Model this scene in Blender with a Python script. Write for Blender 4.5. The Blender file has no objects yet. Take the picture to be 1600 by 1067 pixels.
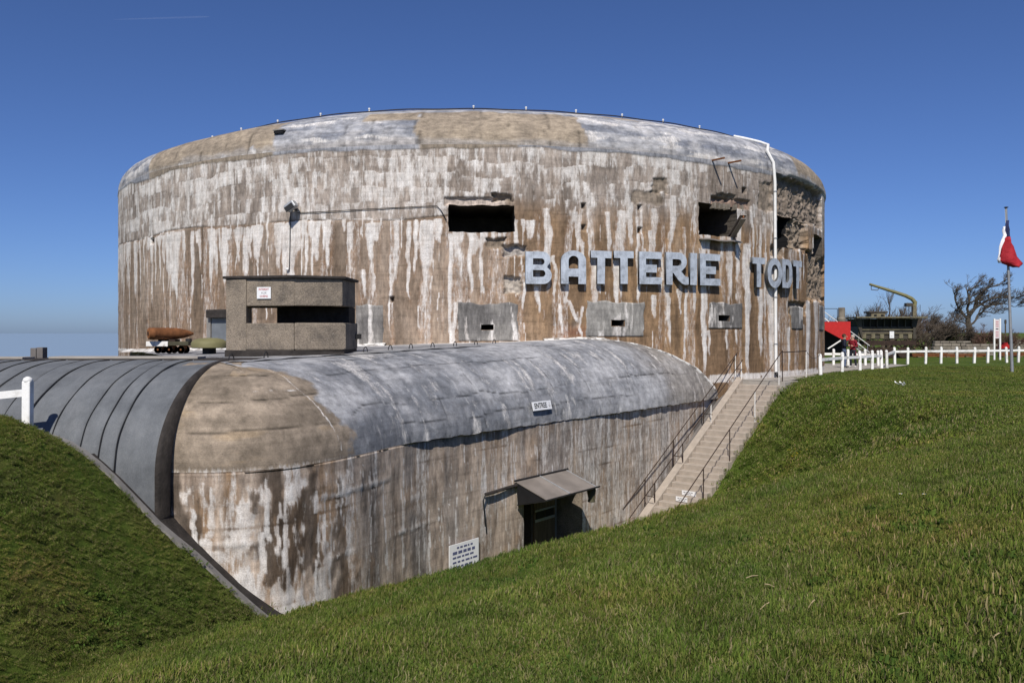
import bpy, bmesh, math, random
import numpy as np
from mathutils import Vector, Matrix
random.seed(7)
rng = np.random.default_rng(11)
R_ = math.radians
scene = bpy.context.scene
COL = scene.collection

# ------------------------------------------------------------------ camera, sky, sun, exposure
EYE = 1.85                 # eye height above the upper ground (z = 0)
F = 1297.0                 # focal length in pixels of the 1600 px wide photograph
HOR = 520.0                # picture row of the horizon
cam_d = bpy.data.cameras.new('camera'); cam = bpy.data.objects.new('camera', cam_d); COL.objects.link(cam)
cam.location = (0, 0, EYE); cam.rotation_euler = (R_(90), 0, 0)
cam_d.sensor_width = 36; cam_d.lens = 36 * F / 1600
cam_d.shift_y = (HOR - 533.5) / 1600
cam_d.clip_start = 0.1; cam_d.clip_end = 60000
scene.camera = cam

SUN_EL, SUN_AZ = 46.0, 6.0       # height above the horizon; degrees to the left of straight behind the camera
w = bpy.data.worlds.new('World'); scene.world = w; w.use_nodes = True
nt = w.node_tree; nt.nodes.clear()
sky = nt.nodes.new('ShaderNodeTexSky'); sky.sky_type = 'NISHITA'; sky.sun_disc = False
sky.sun_elevation = R_(SUN_EL); sky.sun_rotation = R_(180 + SUN_AZ)
sky.altitude = 0; sky.air_density = 0.7; sky.dust_density = 0.6; sky.ozone_density = 8.0
bg = nt.nodes.new('ShaderNodeBackground'); bg.inputs['Strength'].default_value = 0.089
out = nt.nodes.new('ShaderNodeOutputWorld')
tint = nt.nodes.new('ShaderNodeMix'); tint.data_type = 'RGBA'; tint.blend_type = 'MULTIPLY'; tint.inputs['Factor'].default_value = 1
tint.inputs['B'].default_value = (0.78, 0.82, 1.0, 1)
nt.links.new(sky.outputs[0], tint.inputs['A']); nt.links.new(tint.outputs['Result'], bg.inputs[0]); nt.links.new(bg.outputs[0], out.inputs[0])
sl = bpy.data.lights.new('sun', 'SUN'); sl.energy = 4.4; sl.angle = R_(0.53); sl.color = (1.0, 0.95, 0.87)
so = bpy.data.objects.new('sun', sl); COL.objects.link(so)
tosun = Vector((-math.sin(R_(SUN_AZ)) * math.cos(R_(SUN_EL)), -math.cos(R_(SUN_AZ)) * math.cos(R_(SUN_EL)), math.sin(R_(SUN_EL))))
so.rotation_euler = tosun.to_track_quat('Z', 'Y').to_euler(); so.location = (0, -20, 40)
scene.view_settings.view_transform = 'Standard'; scene.view_settings.look = 'None'
scene.view_settings.exposure = 0.15; scene.view_settings.gamma = 1.0
scene.render.engine = 'CYCLES'
scene.cycles.max_bounces = 6; scene.cycles.transparent_max_bounces = 6

# ------------------------------------------------------------------ small helpers
def at(px, py, Y):
    return Vector(((px - 800) / F * Y, Y, EYE - (py - HOR) / F * Y))
def sm(a, b, x):
    t = np.clip((x - a) / (b - a), 0, 1); return t * t * (3 - 2 * t)
_tab = rng.random((512, 512))
def vnoise(x, y, seed=0):
    x = np.asarray(x, float) + seed * 37.31; y = np.asarray(y, float) + seed * 17.77
    xi = np.floor(x).astype(int); yi = np.floor(y).astype(int)
    fx = x - xi; fy = y - yi; fx = fx * fx * (3 - 2 * fx); fy = fy * fy * (3 - 2 * fy)
    a = _tab[xi & 511, yi & 511]; b = _tab[(xi + 1) & 511, yi & 511]
    c = _tab[xi & 511, (yi + 1) & 511]; d = _tab[(xi + 1) & 511, (yi + 1) & 511]
    return (a * (1 - fx) + b * fx) * (1 - fy) + (c * (1 - fx) + d * fx) * fy
def fbm(x, y, o=4, seed=0):
    t = 0; s = 0; amp = 1
    for i in range(o):
        t = t + amp * vnoise(np.asarray(x) * 2 ** i, np.asarray(y) * 2 ** i, seed + i * 3); s += amp; amp *= 0.55
    return t / s
def smax(a, b, k):
    h = np.clip(0.5 + 0.5 * (a - b) / k, 0, 1); return b * (1 - h) + a * h + k * h * (1 - h)
def smin(a, b, k): return -smax(-a, -b, k)

def tag(o, label=None, cat=None, group=None, kind=None):
    if label: o['label'] = label
    if cat: o['category'] = cat
    if group: o['group'] = group
    if kind or cat: o['kind'] = kind or 'thing'
    return o
def empty(name, loc, label=None, cat=None, group=None):
    o = bpy.data.objects.new(name, None); COL.objects.link(o); o.location = loc
    o.empty_display_size = 0.2
    return tag(o, label, cat, group)
def link(name, me, mat=None, parent=None, smooth=False):
    o = bpy.data.objects.new(name, me); COL.objects.link(o)
    if mat is not None:
        me.materials.clear(); me.materials.append(mat)
    if smooth:
        me.polygons.foreach_set('use_smooth', [True] * len(me.polygons))
    if parent is not None:
        o.parent = parent; o.matrix_parent_inverse = Matrix.Translation(-Vector(parent.location))
    return o
def grid_mesh(name, V, mask=None, col=None, lime=None):
    """V: (n, m, 3) array of points; mask (n-1, m-1) true where a face is kept"""
    n, m = V.shape[:2]
    idx = np.arange(n * m).reshape(n, m)
    q = np.stack([idx[:-1, :-1], idx[1:, :-1], idx[1:, 1:], idx[:-1, 1:]], -1).reshape(-1, 4)
    if mask is not None: q = q[mask.reshape(-1)]
    me = bpy.data.meshes.new(name)
    me.vertices.add(n * m); me.vertices.foreach_set('co', V.reshape(-1).astype(np.float32))
    me.loops.add(q.size); me.loops.foreach_set('vertex_index', q.reshape(-1).astype(np.int32))
    me.polygons.add(len(q)); me.polygons.foreach_set('loop_start', (np.arange(len(q)) * 4).astype(np.int32))
    me.polygons.foreach_set('use_smooth', np.ones(len(q), bool))
    me.update(calc_edges=True)
    if col is not None:
        a = me.color_attributes.new('Col', 'FLOAT_COLOR', 'POINT')
        c4 = np.ones((n * m, 4), np.float32); c4[:, :3] = col.reshape(-1, 3); c4[:, 3] = 0 if lime is None else np.clip(lime, 0, 1).reshape(-1)
        a.data.foreach_set('color', c4.reshape(-1))
    me.validate()
    return me

class MB:
    """collects simple solids into one mesh"""
    def __init__(s): s.v = []; s.f = []
    def add(s, vs, fs):
        b = len(s.v); s.v += [tuple(v) for v in vs]; s.f += [tuple(i + b for i in f) for f in fs]; return s
    def obox(s, c, ax, ay, az):
        """box from centre and three half-axis vectors"""
        c = Vector(c); ax = Vector(ax); ay = Vector(ay); az = Vector(az)
        vs = [c + sx * ax + sy * ay + sz * az for sz in (-1, 1) for sy in (-1, 1) for sx in (-1, 1)]
        return s.add(vs, [(0, 2, 3, 1), (4, 5, 7, 6), (0, 1, 5, 4), (2, 6, 7, 3), (0, 4, 6, 2), (1, 3, 7, 5)])
    def box(s, c, sx, sy, sz, rz=0):
        ca, sa = math.cos(rz), math.sin(rz)
        return s.obox(c, (ca * sx / 2, sa * sx / 2, 0), (-sa * sy / 2, ca * sy / 2, 0), (0, 0, sz / 2))
    def prism(s, pts, z0, z1):
        n = len(pts); vs = [(p[0], p[1], z0) for p in pts] + [(p[0], p[1], z1) for p in pts]
        fs = [tuple(range(n - 1, -1, -1)), tuple(range(n, 2 * n))] + [(i, (i + 1) % n, n + (i + 1) % n, n + i) for i in range(n)]
        return s.add(vs, fs)
    def tube(s, pts, r, n=8, cap=True):
        pts = [Vector(p) for p in pts]
        rs = r if isinstance(r, (list, tuple)) else [r] * len(pts)
        rings = []; up = None
        for i, p in enumerate(pts):
            d = (pts[min(i + 1, len(pts) - 1)] - pts[max(i - 1, 0)]).normalized()
            if up is None:
                up = d.orthogonal().normalized()
            up = (up - d * up.dot(d))
            up = up.normalized() if up.length > 1e-5 else d.orthogonal().normalized()
            sd = d.cross(up)
            rings.append([p + rs[i] * (math.cos(2 * math.pi * k / n) * up + math.sin(2 * math.pi * k / n) * sd) for k in range(n)])
        vs = [v for ring in rings for v in ring]; fs = []
        for i in range(len(pts) - 1):
            for k in range(n):
                a = i * n + k; b = i * n + (k + 1) % n
                fs.append((a, b, b + n, a + n))
        if cap:
            fs.append(tuple(range(n - 1, -1, -1))); fs.append(tuple((len(pts) - 1) * n + k for k in range(n)))
        return s.add(vs, fs)
    def lathe(s, prof, c, axis=(0, 0, 1), n=24):
        """prof: list of (radius, height along axis)"""
        ax = Vector(axis).normalized(); u = ax.orthogonal().normalized(); v = ax.cross(u); c = Vector(c)
        vs = []
        for r, h in prof:
            for k in range(n):
                a = 2 * math.pi * k / n
                vs.append(c + ax * h + max(r, 1e-4) * (math.cos(a) * u + math.sin(a) * v))
        fs = [(i * n + k, i * n + (k + 1) % n, (i + 1) * n + (k + 1) % n, (i + 1) * n + k) for i in range(len(prof) - 1) for k in range(n)]
        fs.append(tuple(range(n - 1, -1, -1))); fs.append(tuple((len(prof) - 1) * n + k for k in range(n)))
        return s.add(vs, fs)
    def build(s, name, mat, parent=None, smooth=False, bevel=0.0, seg=2):
        me = bpy.data.meshes.new(name); me.from_pydata(s.v, [], s.f); me.update()
        if bevel > 0:
            bm = bmesh.new(); bm.from_mesh(me)
            bmesh.ops.remove_doubles(bm, verts=bm.verts, dist=1e-5)
            bmesh.ops.recalc_face_normals(bm, faces=bm.faces)
            es = [e for e in bm.edges if len(e.link_faces) == 2 and e.calc_face_angle(0) > 0.6]
            bmesh.ops.bevel(bm, geom=es, offset=bevel, segments=seg, affect='EDGES', profile=0.6)
            bm.to_mesh(me); bm.free(); me.update()
        else:
            bm = bmesh.new(); bm.from_mesh(me); bmesh.ops.recalc_face_normals(bm, faces=bm.faces); bm.to_mesh(me); bm.free()
        if smooth:
            me.polygons.foreach_set('use_smooth', [True] * len(me.polygons))
            try: me.set_sharp_from_angle(angle=R_(40))
            except Exception: pass
        return link(name, me, mat, parent)

# ------------------------------------------------------------------ materials
def newmat(name):
    m = bpy.data.materials.new(name); m.use_nodes = True; n = m.node_tree; b = n.nodes['Principled BSDF']; return m, n, b
def noise_node(n, scale, detail=6, rough=0.6, stretch=None, dist=0.0):
    tc = n.nodes.new('ShaderNodeTexCoord'); mp = n.nodes.new('ShaderNodeMapping'); tx = n.nodes.new('ShaderNodeTexNoise')
    n.links.new(tc.outputs['Object'], mp.inputs[0]); n.links.new(mp.outputs[0], tx.inputs['Vector'])
    if stretch: mp.inputs['Scale'].default_value = stretch
    tx.inputs['Scale'].default_value = scale; tx.inputs['Detail'].default_value = detail
    tx.inputs['Roughness'].default_value = rough; tx.inputs['Distortion'].default_value = dist
    return tx
def ramp(n, src, stops):
    r = n.nodes.new('ShaderNodeValToRGB'); n.links.new(src, r.inputs[0]); e = r.color_ramp.elements
    while len(e) < len(stops): e.new(0.5)
    for el, (p, c) in zip(e, stops):
        el.position = p; el.color = (*c, 1) if len(c) == 3 else c
    return r
def mixc(n, a, b, fac, mode='MIX'):
    m = n.nodes.new('ShaderNodeMix'); m.data_type = 'RGBA'; m.blend_type = mode
    for s, v in ((m.inputs['Factor'], fac), (m.inputs['A'], a), (m.inputs['B'], b)):
        if hasattr(v, 'links'): n.links.new(v, s)
        elif isinstance(v, (int, float)): s.default_value = v
        else: s.default_value = (*v, 1)
    return m.outputs['Result']
def bump(n, b, src, dist, strength=1.0):
    bp = n.nodes.new('ShaderNodeBump'); bp.inputs['Distance'].default_value = dist; bp.inputs['Strength'].default_value = strength
    n.links.new(src, bp.inputs['Height']); n.links.new(bp.outputs[0], b.inputs['Normal']); return bp
def simple(name, c, rough=0.7, metal=0.0, vary=0.25, scale=6, bmp=0.0, stretch=None, spec=0.3, c2=None, lo=0.35, hi=0.7):
    m, n, b = newmat(name)
    tx = noise_node(n, scale, stretch=stretch)
    d = c2 if c2 else tuple(x * (1 - vary) for x in c)
    r = ramp(n, tx.outputs[0], [(lo, d), (hi, c)])
    n.links.new(r.outputs[0], b.inputs['Base Color'])
    b.inputs['Roughness'].default_value = rough; b.inputs['Metallic'].default_value = metal
    b.inputs['Specular IOR Level'].default_value = spec
    if bmp: bump(n, b, noise_node(n, scale * 4).outputs[0], bmp)
    return m
def stained(name, fine=9.0, amt=0.4, bmp=0.012, stretch=(1, 1, 0.25), rough=0.92, lime=True):
    """concrete: stains sit in the point colour 'Col', lime in its alpha; the nodes break their edges up and add grain, pores and relief"""
    m, n, b = newmat(name)
    at_ = n.nodes.new('ShaderNodeAttribute'); at_.attribute_name = 'Col'
    def ma(op, a, b_, c_=None):
        x = n.nodes.new('ShaderNodeMath'); x.operation = op
        for k, v in enumerate((a, b_, c_)):
            if v is None: continue
            if isinstance(v, (int, float)): x.inputs[k].default_value = v
            else: n.links.new(v, x.inputs[k])
        return x.outputs[0]
    t1 = noise_node(n, fine, 8, 0.65, stretch); t2 = noise_node(n, 45, 6, 0.7)
    g1 = ramp(n, t1.outputs[0], [(0.30, (1 - amt,) * 3), (0.70, (1 + amt * 0.7,) * 3)])
    c = mixc(n, at_.outputs['Color'], g1.outputs[0], 1.0, 'MULTIPLY')
    if lime:
        s1 = noise_node(n, 6.5, 8, 0.72, (1, 1, 0.14)); s2 = noise_node(n, 15, 6, 0.7, (1, 1, 0.4))
        v = ma('MULTIPLY_ADD', s1.outputs[0], 0.9, -0.45); v = ma('ADD', v, at_.outputs['Alpha'])
        v = ma('ADD', ma('MULTIPLY_ADD', s2.outputs[0], 0.7, -0.35), v)
        s3 = noise_node(n, 30, 6, 0.75, (1, 1, 0.16)); v = ma('ADD', ma('MULTIPLY_ADD', s3.outputs[0], 0.9, -0.45), v)
        mk = ramp(n, v, [(0.28, (0, 0, 0)), (0.45, (0.26,) * 3), (0.60, (0.72,) * 3), (0.88, (0.97,) * 3)])
        wcol = ramp(n, ma('ADD', ma('MULTIPLY', s1.outputs[0], 0.6), ma('MULTIPLY', t2.outputs[0], 0.4)), [(0.36, (0.50, 0.44, 0.39)), (0.5, (0.63, 0.59, 0.55)), (0.64, (0.76, 0.745, 0.72))])
        c = mixc(n, c, wcol.outputs[0], mk.outputs[0])
    t3 = noise_node(n, 3.4, 11, 0.80, (1, 1, 0.75)); g3 = ramp(n, t3.outputs[0], [(0.34, (0.58,) * 3), (0.47, (0.95,) * 3), (0.64, (1.28,) * 3)])
    c = mixc(n, c, g3.outputs[0], 0.75, 'MULTIPLY')
    if lime:
        t5 = noise_node(n, 1.0, 5, 0.75, (0.35, 0.35, 9.0)); g5 = ramp(n, t5.outputs[0], [(0.34, (0.80,) * 3), (0.5, (1.0,) * 3), (0.66, (1.10,) * 3)]); c = mixc(n, c, g5.outputs[0], 0.8, 'MULTIPLY')
    g2 = ramp(n, t2.outputs[0], [(0.28, (0.74,) * 3), (0.5, (1.03,) * 3), (0.75, (1.18,) * 3)])
    c = mixc(n, c, g2.outputs[0], 0.85, 'MULTIPLY')
    vo = n.nodes.new('ShaderNodeTexVoronoi'); vo.inputs['Scale'].default_value = 5.5
    tc = n.nodes.new('ShaderNodeTexCoord'); n.links.new(tc.outputs['Object'], vo.inputs['Vector'])
    pr = ramp(n, vo.outputs['Distance'], [(0.03, (0.4,) * 3), (0.08, (1,) * 3)])
    c = mixc(n, c, pr.outputs[0], 0.6, 'MULTIPLY')
    n.links.new(c, b.inputs['Base Color']); b.inputs['Roughness'].default_value = rough
    b.inputs['Specular IOR Level'].default_value = 0.15
    bump(n, b, ma('ADD', t1.outputs[0], t2.outputs[0]), bmp)
    return m
M_CON = stained('weathered_concrete')
M_PLA = stained('plaster_render', fine=5.0, amt=0.38, bmp=0.012, stretch=(0.6, 0.6, 1.6))
M_VAULT = stained('vault_render', fine=4.5, amt=0.34, bmp=0.012, stretch=(1, 1, 1))
M_FLATROOF = stained('roof_render', fine=5.0, amt=0.3, bmp=0.012, stretch=(1, 1, 1), lime=False)
def aggregate(name, ca, cb, cc):
    m, n, b = newmat(name); t1 = noise_node(n, 2.2, 6, .65); t2 = noise_node(n, 30, 6, .75)
    r1 = ramp(n, t1.outputs[0], [(.32, cb), (.52, ca), (.7, cc)]); r2 = ramp(n, t2.outputs[0], [(.3, (.5,) * 3), (.5, (1,) * 3), (.7, (1.45,) * 3)])
    c = mixc(n, r1.outputs[0], r2.outputs[0], .9, 'MULTIPLY'); vo = n.nodes.new('ShaderNodeTexVoronoi'); vo.inputs['Scale'].default_value = 9
    tc = n.nodes.new('ShaderNodeTexCoord'); n.links.new(tc.outputs['Object'], vo.inputs['Vector'])
    pr = ramp(n, vo.outputs['Distance'], [(.055, (1, 1, 1)), (.09, (0, 0, 0))]); c = mixc(n, c, (.42, .38, .33), pr.outputs[0])
    n.links.new(c, b.inputs['Base Color']); b.inputs['Roughness'].default_value = .95; b.inputs['Specular IOR Level'].default_value = .1
    bump(n, b, t2.outputs[0], .03); return m
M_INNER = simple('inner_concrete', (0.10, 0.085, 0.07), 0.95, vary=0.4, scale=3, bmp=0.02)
M_DARKCON = aggregate('aggregate_concrete', (.25, .208, .162), (.14, .12, .10), (.32, .265, .205))
M_PANEL = simple('repair_mortar', (0.25, 0.235, 0.215), 0.9, vary=0.3, scale=2.2, bmp=0.012)
M_PANEL2 = simple('dark_repair_mortar', (0.165, 0.15, 0.14), 0.9, vary=0.25, scale=2.2, bmp=0.01)
M_WHITE = simple('white_paint', (0.8, 0.79, 0.76), 0.55, vary=0.14, scale=7)
M_FENCE = simple('fence_paint', (0.8, 0.79, 0.76), 0.6, scale=3.5, c2=(0.52, 0.50, 0.45), lo=0.32, hi=0.5, bmp=0.006)
M_OLDWHITE = simple('chipped_white_paint', (0.74, 0.72, 0.68), 0.8, vary=0.45, scale=3.5, c2=(0.3, 0.26, 0.21), lo=0.3, hi=0.42, bmp=0.01)
m, n, b = newmat('roofing_felt'); t1 = noise_node(n, 1.3, 8, .7); t2 = noise_node(n, 60, 4, .7); t3 = noise_node(n, 4, 6, .7, (1, .3, .3))
r1 = ramp(n, t1.outputs[0], [(.3, (.098, .105, .114)), (.5, (.130, .138, .147)), (.72, (.165, .171, .178))]); r2 = ramp(n, t2.outputs[0], [(.3, (.8,) * 3), (.7, (1.18,) * 3)]); r3 = ramp(n, t3.outputs[0], [(.3, (.82,) * 3), (.6, (1.06,) * 3)])
n.links.new(mixc(n, mixc(n, r1.outputs[0], r2.outputs[0], 1, 'MULTIPLY'), r3.outputs[0], 1, 'MULTIPLY'), b.inputs['Base Color']); b.inputs['Roughness'].default_value = .85; b.inputs['Specular IOR Level'].default_value = .3
bump(n, b, t3.outputs[0], .012); M_FELT = m
M_TAR = simple('tar', (0.018, 0.018, 0.019), 0.6, vary=0.4, scale=10, bmp=0.01)
M_TARSHADE = simple('tarred_and_shade_concrete', (0.05, 0.042, 0.037), 0.85, vary=0.55, scale=4, bmp=0.02)  # also painted shade: kerb gap and pillbox interior
M_ZINC = simple('zinc_letter', (0.47, 0.52, 0.59), 0.5, metal=0.0, vary=0.38, scale=3.5, spec=0.5)
def weathered_paint(name, ca, cb, cc, sc=2.5):
    m, n, b = newmat(name); t1 = noise_node(n, sc, 7, .7); t2 = noise_node(n, 14, 7, .75, (1, 1, .3))
    r1 = ramp(n, t1.outputs[0], [(.34, cb), (.5, ca), (.68, cc)]); r2 = ramp(n, t2.outputs[0], [(.3, (.6,) * 3), (.5, (1,) * 3), (.7, (1.15,) * 3)])
    n.links.new(mixc(n, r1.outputs[0], r2.outputs[0], .8, 'MULTIPLY'), b.inputs['Base Color']); b.inputs['Roughness'].default_value = .6; bump(n, b, t2.outputs[0], .006); return m
M_ZINC = weathered_paint('zinc_letter', (.40, .44, .50), (.22, .24, .265), (.50, .55, .61))
M_WAGON = weathered_paint('wagon_paint', (.145, .125, .072), (.07, .052, .032), (.19, .165, .10), 3)
M_WAGOND = weathered_paint('wagon_paint_dark', (.05, .042, .03), (.03, .02, .014), (.075, .062, .04), 3)
M_LETTERSIDE = simple('letter_side', (0.12, 0.12, 0.12), 0.7, vary=0.3)
M_RUST = simple('rust', (0.22, 0.085, 0.03), 0.85, vary=0.5, scale=5, bmp=0.006)
M_RUSTDARK = simple('dark_rust', (0.05, 0.03, 0.022), 0.85, vary=0.5, scale=8)
M_IRON = simple('dark_iron', (0.025, 0.024, 0.024), 0.6, vary=0.4, scale=8)
M_OLIVE = simple('olive_paint', (0.20, 0.185, 0.085), 0.65, vary=0.25, scale=2.5)
M_OLIVED = simple('dark_olive_paint', (0.085, 0.078, 0.045), 0.7, vary=0.5, scale=3)
M_BLACK = simple('black_paint_and_shade', (0.012, 0.012, 0.013), 0.6, vary=0.3)  # also painted shade inside openings
M_SHEET = simple('weathered_sheet_metal', (0.27, 0.235, 0.205), 0.5, vary=0.35, scale=2.5, stretch=(0.6, 0.6, 0.6), spec=0.5)
M_GALV = simple('galvanised_steel', (0.36, 0.37, 0.38), 0.45, metal=0.4, vary=0.2)
M_STEP = simple('step_concrete', (0.41, 0.35, 0.29), 0.92, vary=0.22, scale=5, bmp=0.006)
M_PATH = simple('path_concrete', (0.36, 0.33, 0.29), 0.92, vary=0.2, scale=2.2, bmp=0.008)
M_STEEL = simple('grey_door_steel', (0.17, 0.185, 0.2), 0.55, vary=0.25, scale=3)
M_WOOD = simple('old_board', (0.16, 0.115, 0.07), 0.85, vary=0.5, scale=3, stretch=(4, 4, 0.5))
M_RED = simple('red_paint', (0.50, 0.025, 0.022), 0.5, vary=0.2)
M_BARK = simple('bark', (0.105, 0.088, 0.068), 0.95, vary=0.5, scale=5, bmp=0.02)
M_TWIG = simple('twigs', (0.10, 0.078, 0.058), 0.95, vary=0.4, scale=3)
M_TWIGR = simple('reddish_twigs', (0.13, 0.075, 0.055), 0.95, vary=0.4, scale=3)
M_STONE = simple('rubble_stone', (0.27, 0.235, 0.19), 0.95, vary=0.5, scale=2, bmp=0.02)
M_INK = simple('black_ink', (0.012, 0.012, 0.012), 0.7, vary=0.1)
M_REDINK = simple('red_ink', (0.45, 0.04, 0.04), 0.7, vary=0.1)
M_BLUEINK = simple('blue_ink', (0.10, 0.11, 0.2), 0.7, vary=0.1)
M_GREYINK = simple('faded_ink', (0.3, 0.29, 0.3), 0.7, vary=0.1)
M_PLATE = simple('enamel_plate', (0.78, 0.78, 0.78), 0.4, vary=0.08, spec=0.5)

# ------------------------------------------------------------------ terrain
C = Vector((-1.97, 47.56, 0)); RAD = 18.6
# plan of the entrance block's wall foot, seen from above, left to right
PLAN = [(-22, 14.88), (-14, 14.88), (-9, 14.88), (-6.11, 14.88), (-5.15, 14.95), (-4.35, 15.3), (-3.72, 16.05), (-3.16, 17.05), (-2.30, 18.9), (-0.74, 20.95),
        (1.08, 23.25), (4.02, 26.95), (7.62, 31.5), (9.2, 33.5)]
def catmull(P, step):
    P = [Vector((*p, 0)) for p in P]; P = [2 * P[0] - P[1]] + P + [2 * P[-1] - P[-2]]; o = []
    for i in range(1, len(P) - 2):
        n = max(2, int((P[i + 1] - P[i]).length / step))
        for k in range(n):
            t = k / n; a, b, c, d = P[i - 1], P[i], P[i + 1], P[i + 2]
            o.append(0.5 * ((2 * b) + (c - a) * t + (2 * a - 5 * b + 4 * c - d) * t * t + (3 * b - a - 3 * c + d) * t ** 3))
    o.append(P[-2]); return o
def resample(pts, step):
    o = [pts[0].copy()]; acc = 0
    for a, b in zip(pts[:-1], pts[1:]):
        L = (b - a).length
        while acc + L >= step:
            t = (step - acc) / L; a = a + (b - a) * t; o.append(a.copy()); L = (b - a).length; acc = 0
        acc += L
    return o
WALL = resample(catmull(PLAN, 0.02), 0.045)
WALLA = np.array([(p.x, p.y) for p in WALL])
# stairs: left edge start, direction downhill, direction to the right
ST0 = Vector((8.88, 32.0, 0)); STD = Vector((-0.667, -0.745, 0)).normalized(); STE = Vector((0.745, -0.667, 0)).normalized()
STW, TREAD, RISE, NSTEP = 1.5, 0.275, 0.17, 28
FLOORZ = -4.75
PITV = [(-6.0, 12.4, FLOORZ, 1.2), (-2.4, 15.0, FLOORZ, 1.0), (1.7, 21.5, FLOORZ, 1.0), (4.80, 25.5, FLOORZ - 0.1, 0.9), (9.45, 31.45, -0.30, 0.70), (9.9, 32.0, -0.05, 0.70)]
def terrain(X, Y):
    X = np.asarray(X, float); Y = np.asarray(Y, float)
    # far ground with the sunken court
    zf = np.full(X.shape, 1e9); dbest = np.full(X.shape, 1e9)
    for (ax, ay, az, aw), (bx, by, bz, bw) in zip(PITV[:-1], PITV[1:]):
        dx, dy = bx - ax, by - ay; L2 = dx * dx + dy * dy
        t = np.clip(((X - ax) * dx + (Y - ay) * dy) / L2, 0, 1)
        qx, qy = ax + t * dx, ay + t * dy
        d = np.hypot(X - qx, Y - qy); side = dx * (Y - ay) - dy * (X - ax)   # > 0 : wall side
        wd = aw + t * (bw - aw); zz = az + t * (bz - az)
        slope = np.where((side > 0) & (t < 0.999), 0.12, 0.66)
        new = zz + slope * np.maximum(0, d - wd) - 0.06
        zf = np.where(d < dbest, new, zf); dbest = np.minimum(d, dbest)
    und = (fbm(X * 0.16, Y * 0.16, 3, 5) - 0.5) * 0.22
    zfar = smin(zf, 0.0 + und * sm(6, 14, X - 3) * sm(60, 35, Y) * sm(3.5, 6, np.hypot(X - 9.4, Y - 31.8)), 0.9)
    d_c = np.hypot(X - C.x, Y - C.y)
    zfar = np.where((d_c < RAD + 4) & (zf > 0.2), np.minimum(zfar, 0.0), zfar)
    # near lawn, falling away to the left and towards the court
    zn = 0.30 - 0.119 * Y + 0.26 * X
    zn = smin(zn, 0.95 - 0.0 * X, 0.9)
    t = Y - (10.0 + 0.04 * X) ; drop = np.where(t > 0, 0.8 * (np.sqrt(t * t + 1.6 ** 2) - 1.6), 0)
    zn = zn - drop + (fbm(X * 0.45, Y * 0.45, 3, 9) - 0.5) * 0.10
    # left bank
    cap = 0.66 - 0.62 * np.maximum(0, Y - 13.25) + (fbm(X * 0.3, Y * 0.3, 2, 3) - 0.5) * 0.1
    zl = smin(-7.47 - X + (fbm(X * 0.5, Y * 0.5, 3, 21) - 0.5) * 0.25, cap, 0.7)
    zl = np.where(Y > 16.5, -5.0, zl)
    z = smax(smax(zn, zl, 0.35), zfar, 0.35)
    # seaward side falls to the cliff
    z = z - 40 * sm(30, 160, -X + 0.25 * (Y - 45)) * sm(40, 80, Y)
    z = z + sm(120, 900, Y) * 0.9 * sm(0, 60, X)
    return z
def inside_block(X, Y, pad):
    """points that lie behind the wall line of the entrance block (and so under its roof)"""
    res = np.zeros(X.shape, bool)
    m = (Y > 14.5) & (Y < 40) & (X > -22) & (X < 10.0)
    px, py = X[m], Y[m]
    wx = WALLA[::8, 0]; wy = WALLA[::8, 1]
    yy = np.interp(px, wx, wy)
    res[m] = py > yy + pad
    return res
def lines(dense0, dense1, step, lo, hi, g=1.16):
    a = list(np.arange(dense0, dense1 + 1e-6, step)); s = step
    while a[-1] < hi: s *= g; a.append(a[-1] + s)
    b = []; s = step; x = dense0
    while x > lo: s *= g; x -= s; b.append(x)
    return np.array(b[::-1] + a)
gx = lines(-13, 20, 0.16, -9000, 9000); gy = lines(1.5, 36, 0.16, -60, 14000)
GX, GY = np.meshgrid(gx, gy, indexing='ij')
GZ = terrain(GX, GY)
ins = inside_block(GX, GY, 0.45); GZ = np.where(ins, np.minimum(GZ, -5.0), GZ)
GZ = np.where(np.hypot(GX - C.x, GY - C.y) < RAD - 1.2, -4.0, GZ)
kerb_y = lambda X: 14.16 + np.where(X > -6, 0.30 * np.clip((X + 6) / 0.6, 0, 1) + 0.25 * np.maximum(0, X + 5.2), 0)
lowk = (GX > -16) & (GX < -3.4) & (GY > kerb_y(GX) + 0.02) & (GY < 16); GZ = np.where(lowk, GZ - 0.45, GZ)
_sx = (GX - ST0.x) * STD.x + (GY - ST0.y) * STD.y; _se = (GX - ST0.x) * STE.x + (GY - ST0.y) * STE.y
GZ = np.where((_sx > -0.1) & (_sx < NSTEP * TREAD) & (_se > -2.7) & (_se < STW - 0.25), GZ - 0.9, GZ)
m, n, b = newmat('turf')
t1 = noise_node(n, 0.55, 5, 0.6); t2 = noise_node(n, 7, 7, 0.7); t3 = noise_node(n, 60, 4, 0.7)
r1 = ramp(n, t1.outputs[0], [(0.33, (0.062, 0.102, 0.015)), (0.52, (0.090, 0.130, 0.020)), (0.68, (0.14, 0.135, 0.038))])
r2 = ramp(n, t2.outputs[0], [(0.3, (0.55,) * 3), (0.7, (1.25,) * 3)])
r3 = ramp(n, t3.outputs[0], [(0.3, (0.5,) * 3), (0.7, (1.3,) * 3)])
c = mixc(n, mixc(n, r1.outputs[0], r2.outputs[0], 0.9, 'MULTIPLY'), r3.outputs[0], 0.9, 'MULTIPLY')
n.links.new(c, b.inputs['Base Color']); b.inputs['Roughness'].default_value = 0.95; b.inputs['Specular IOR Level'].default_value = 0.1
bump(n, b, t3.outputs[0], 0.03)
M_TURF = m
ground = link('ground', grid_mesh('ground', np.stack([GX, GY, GZ], -1)), M_TURF); ground['kind'] = 'structure'
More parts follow.
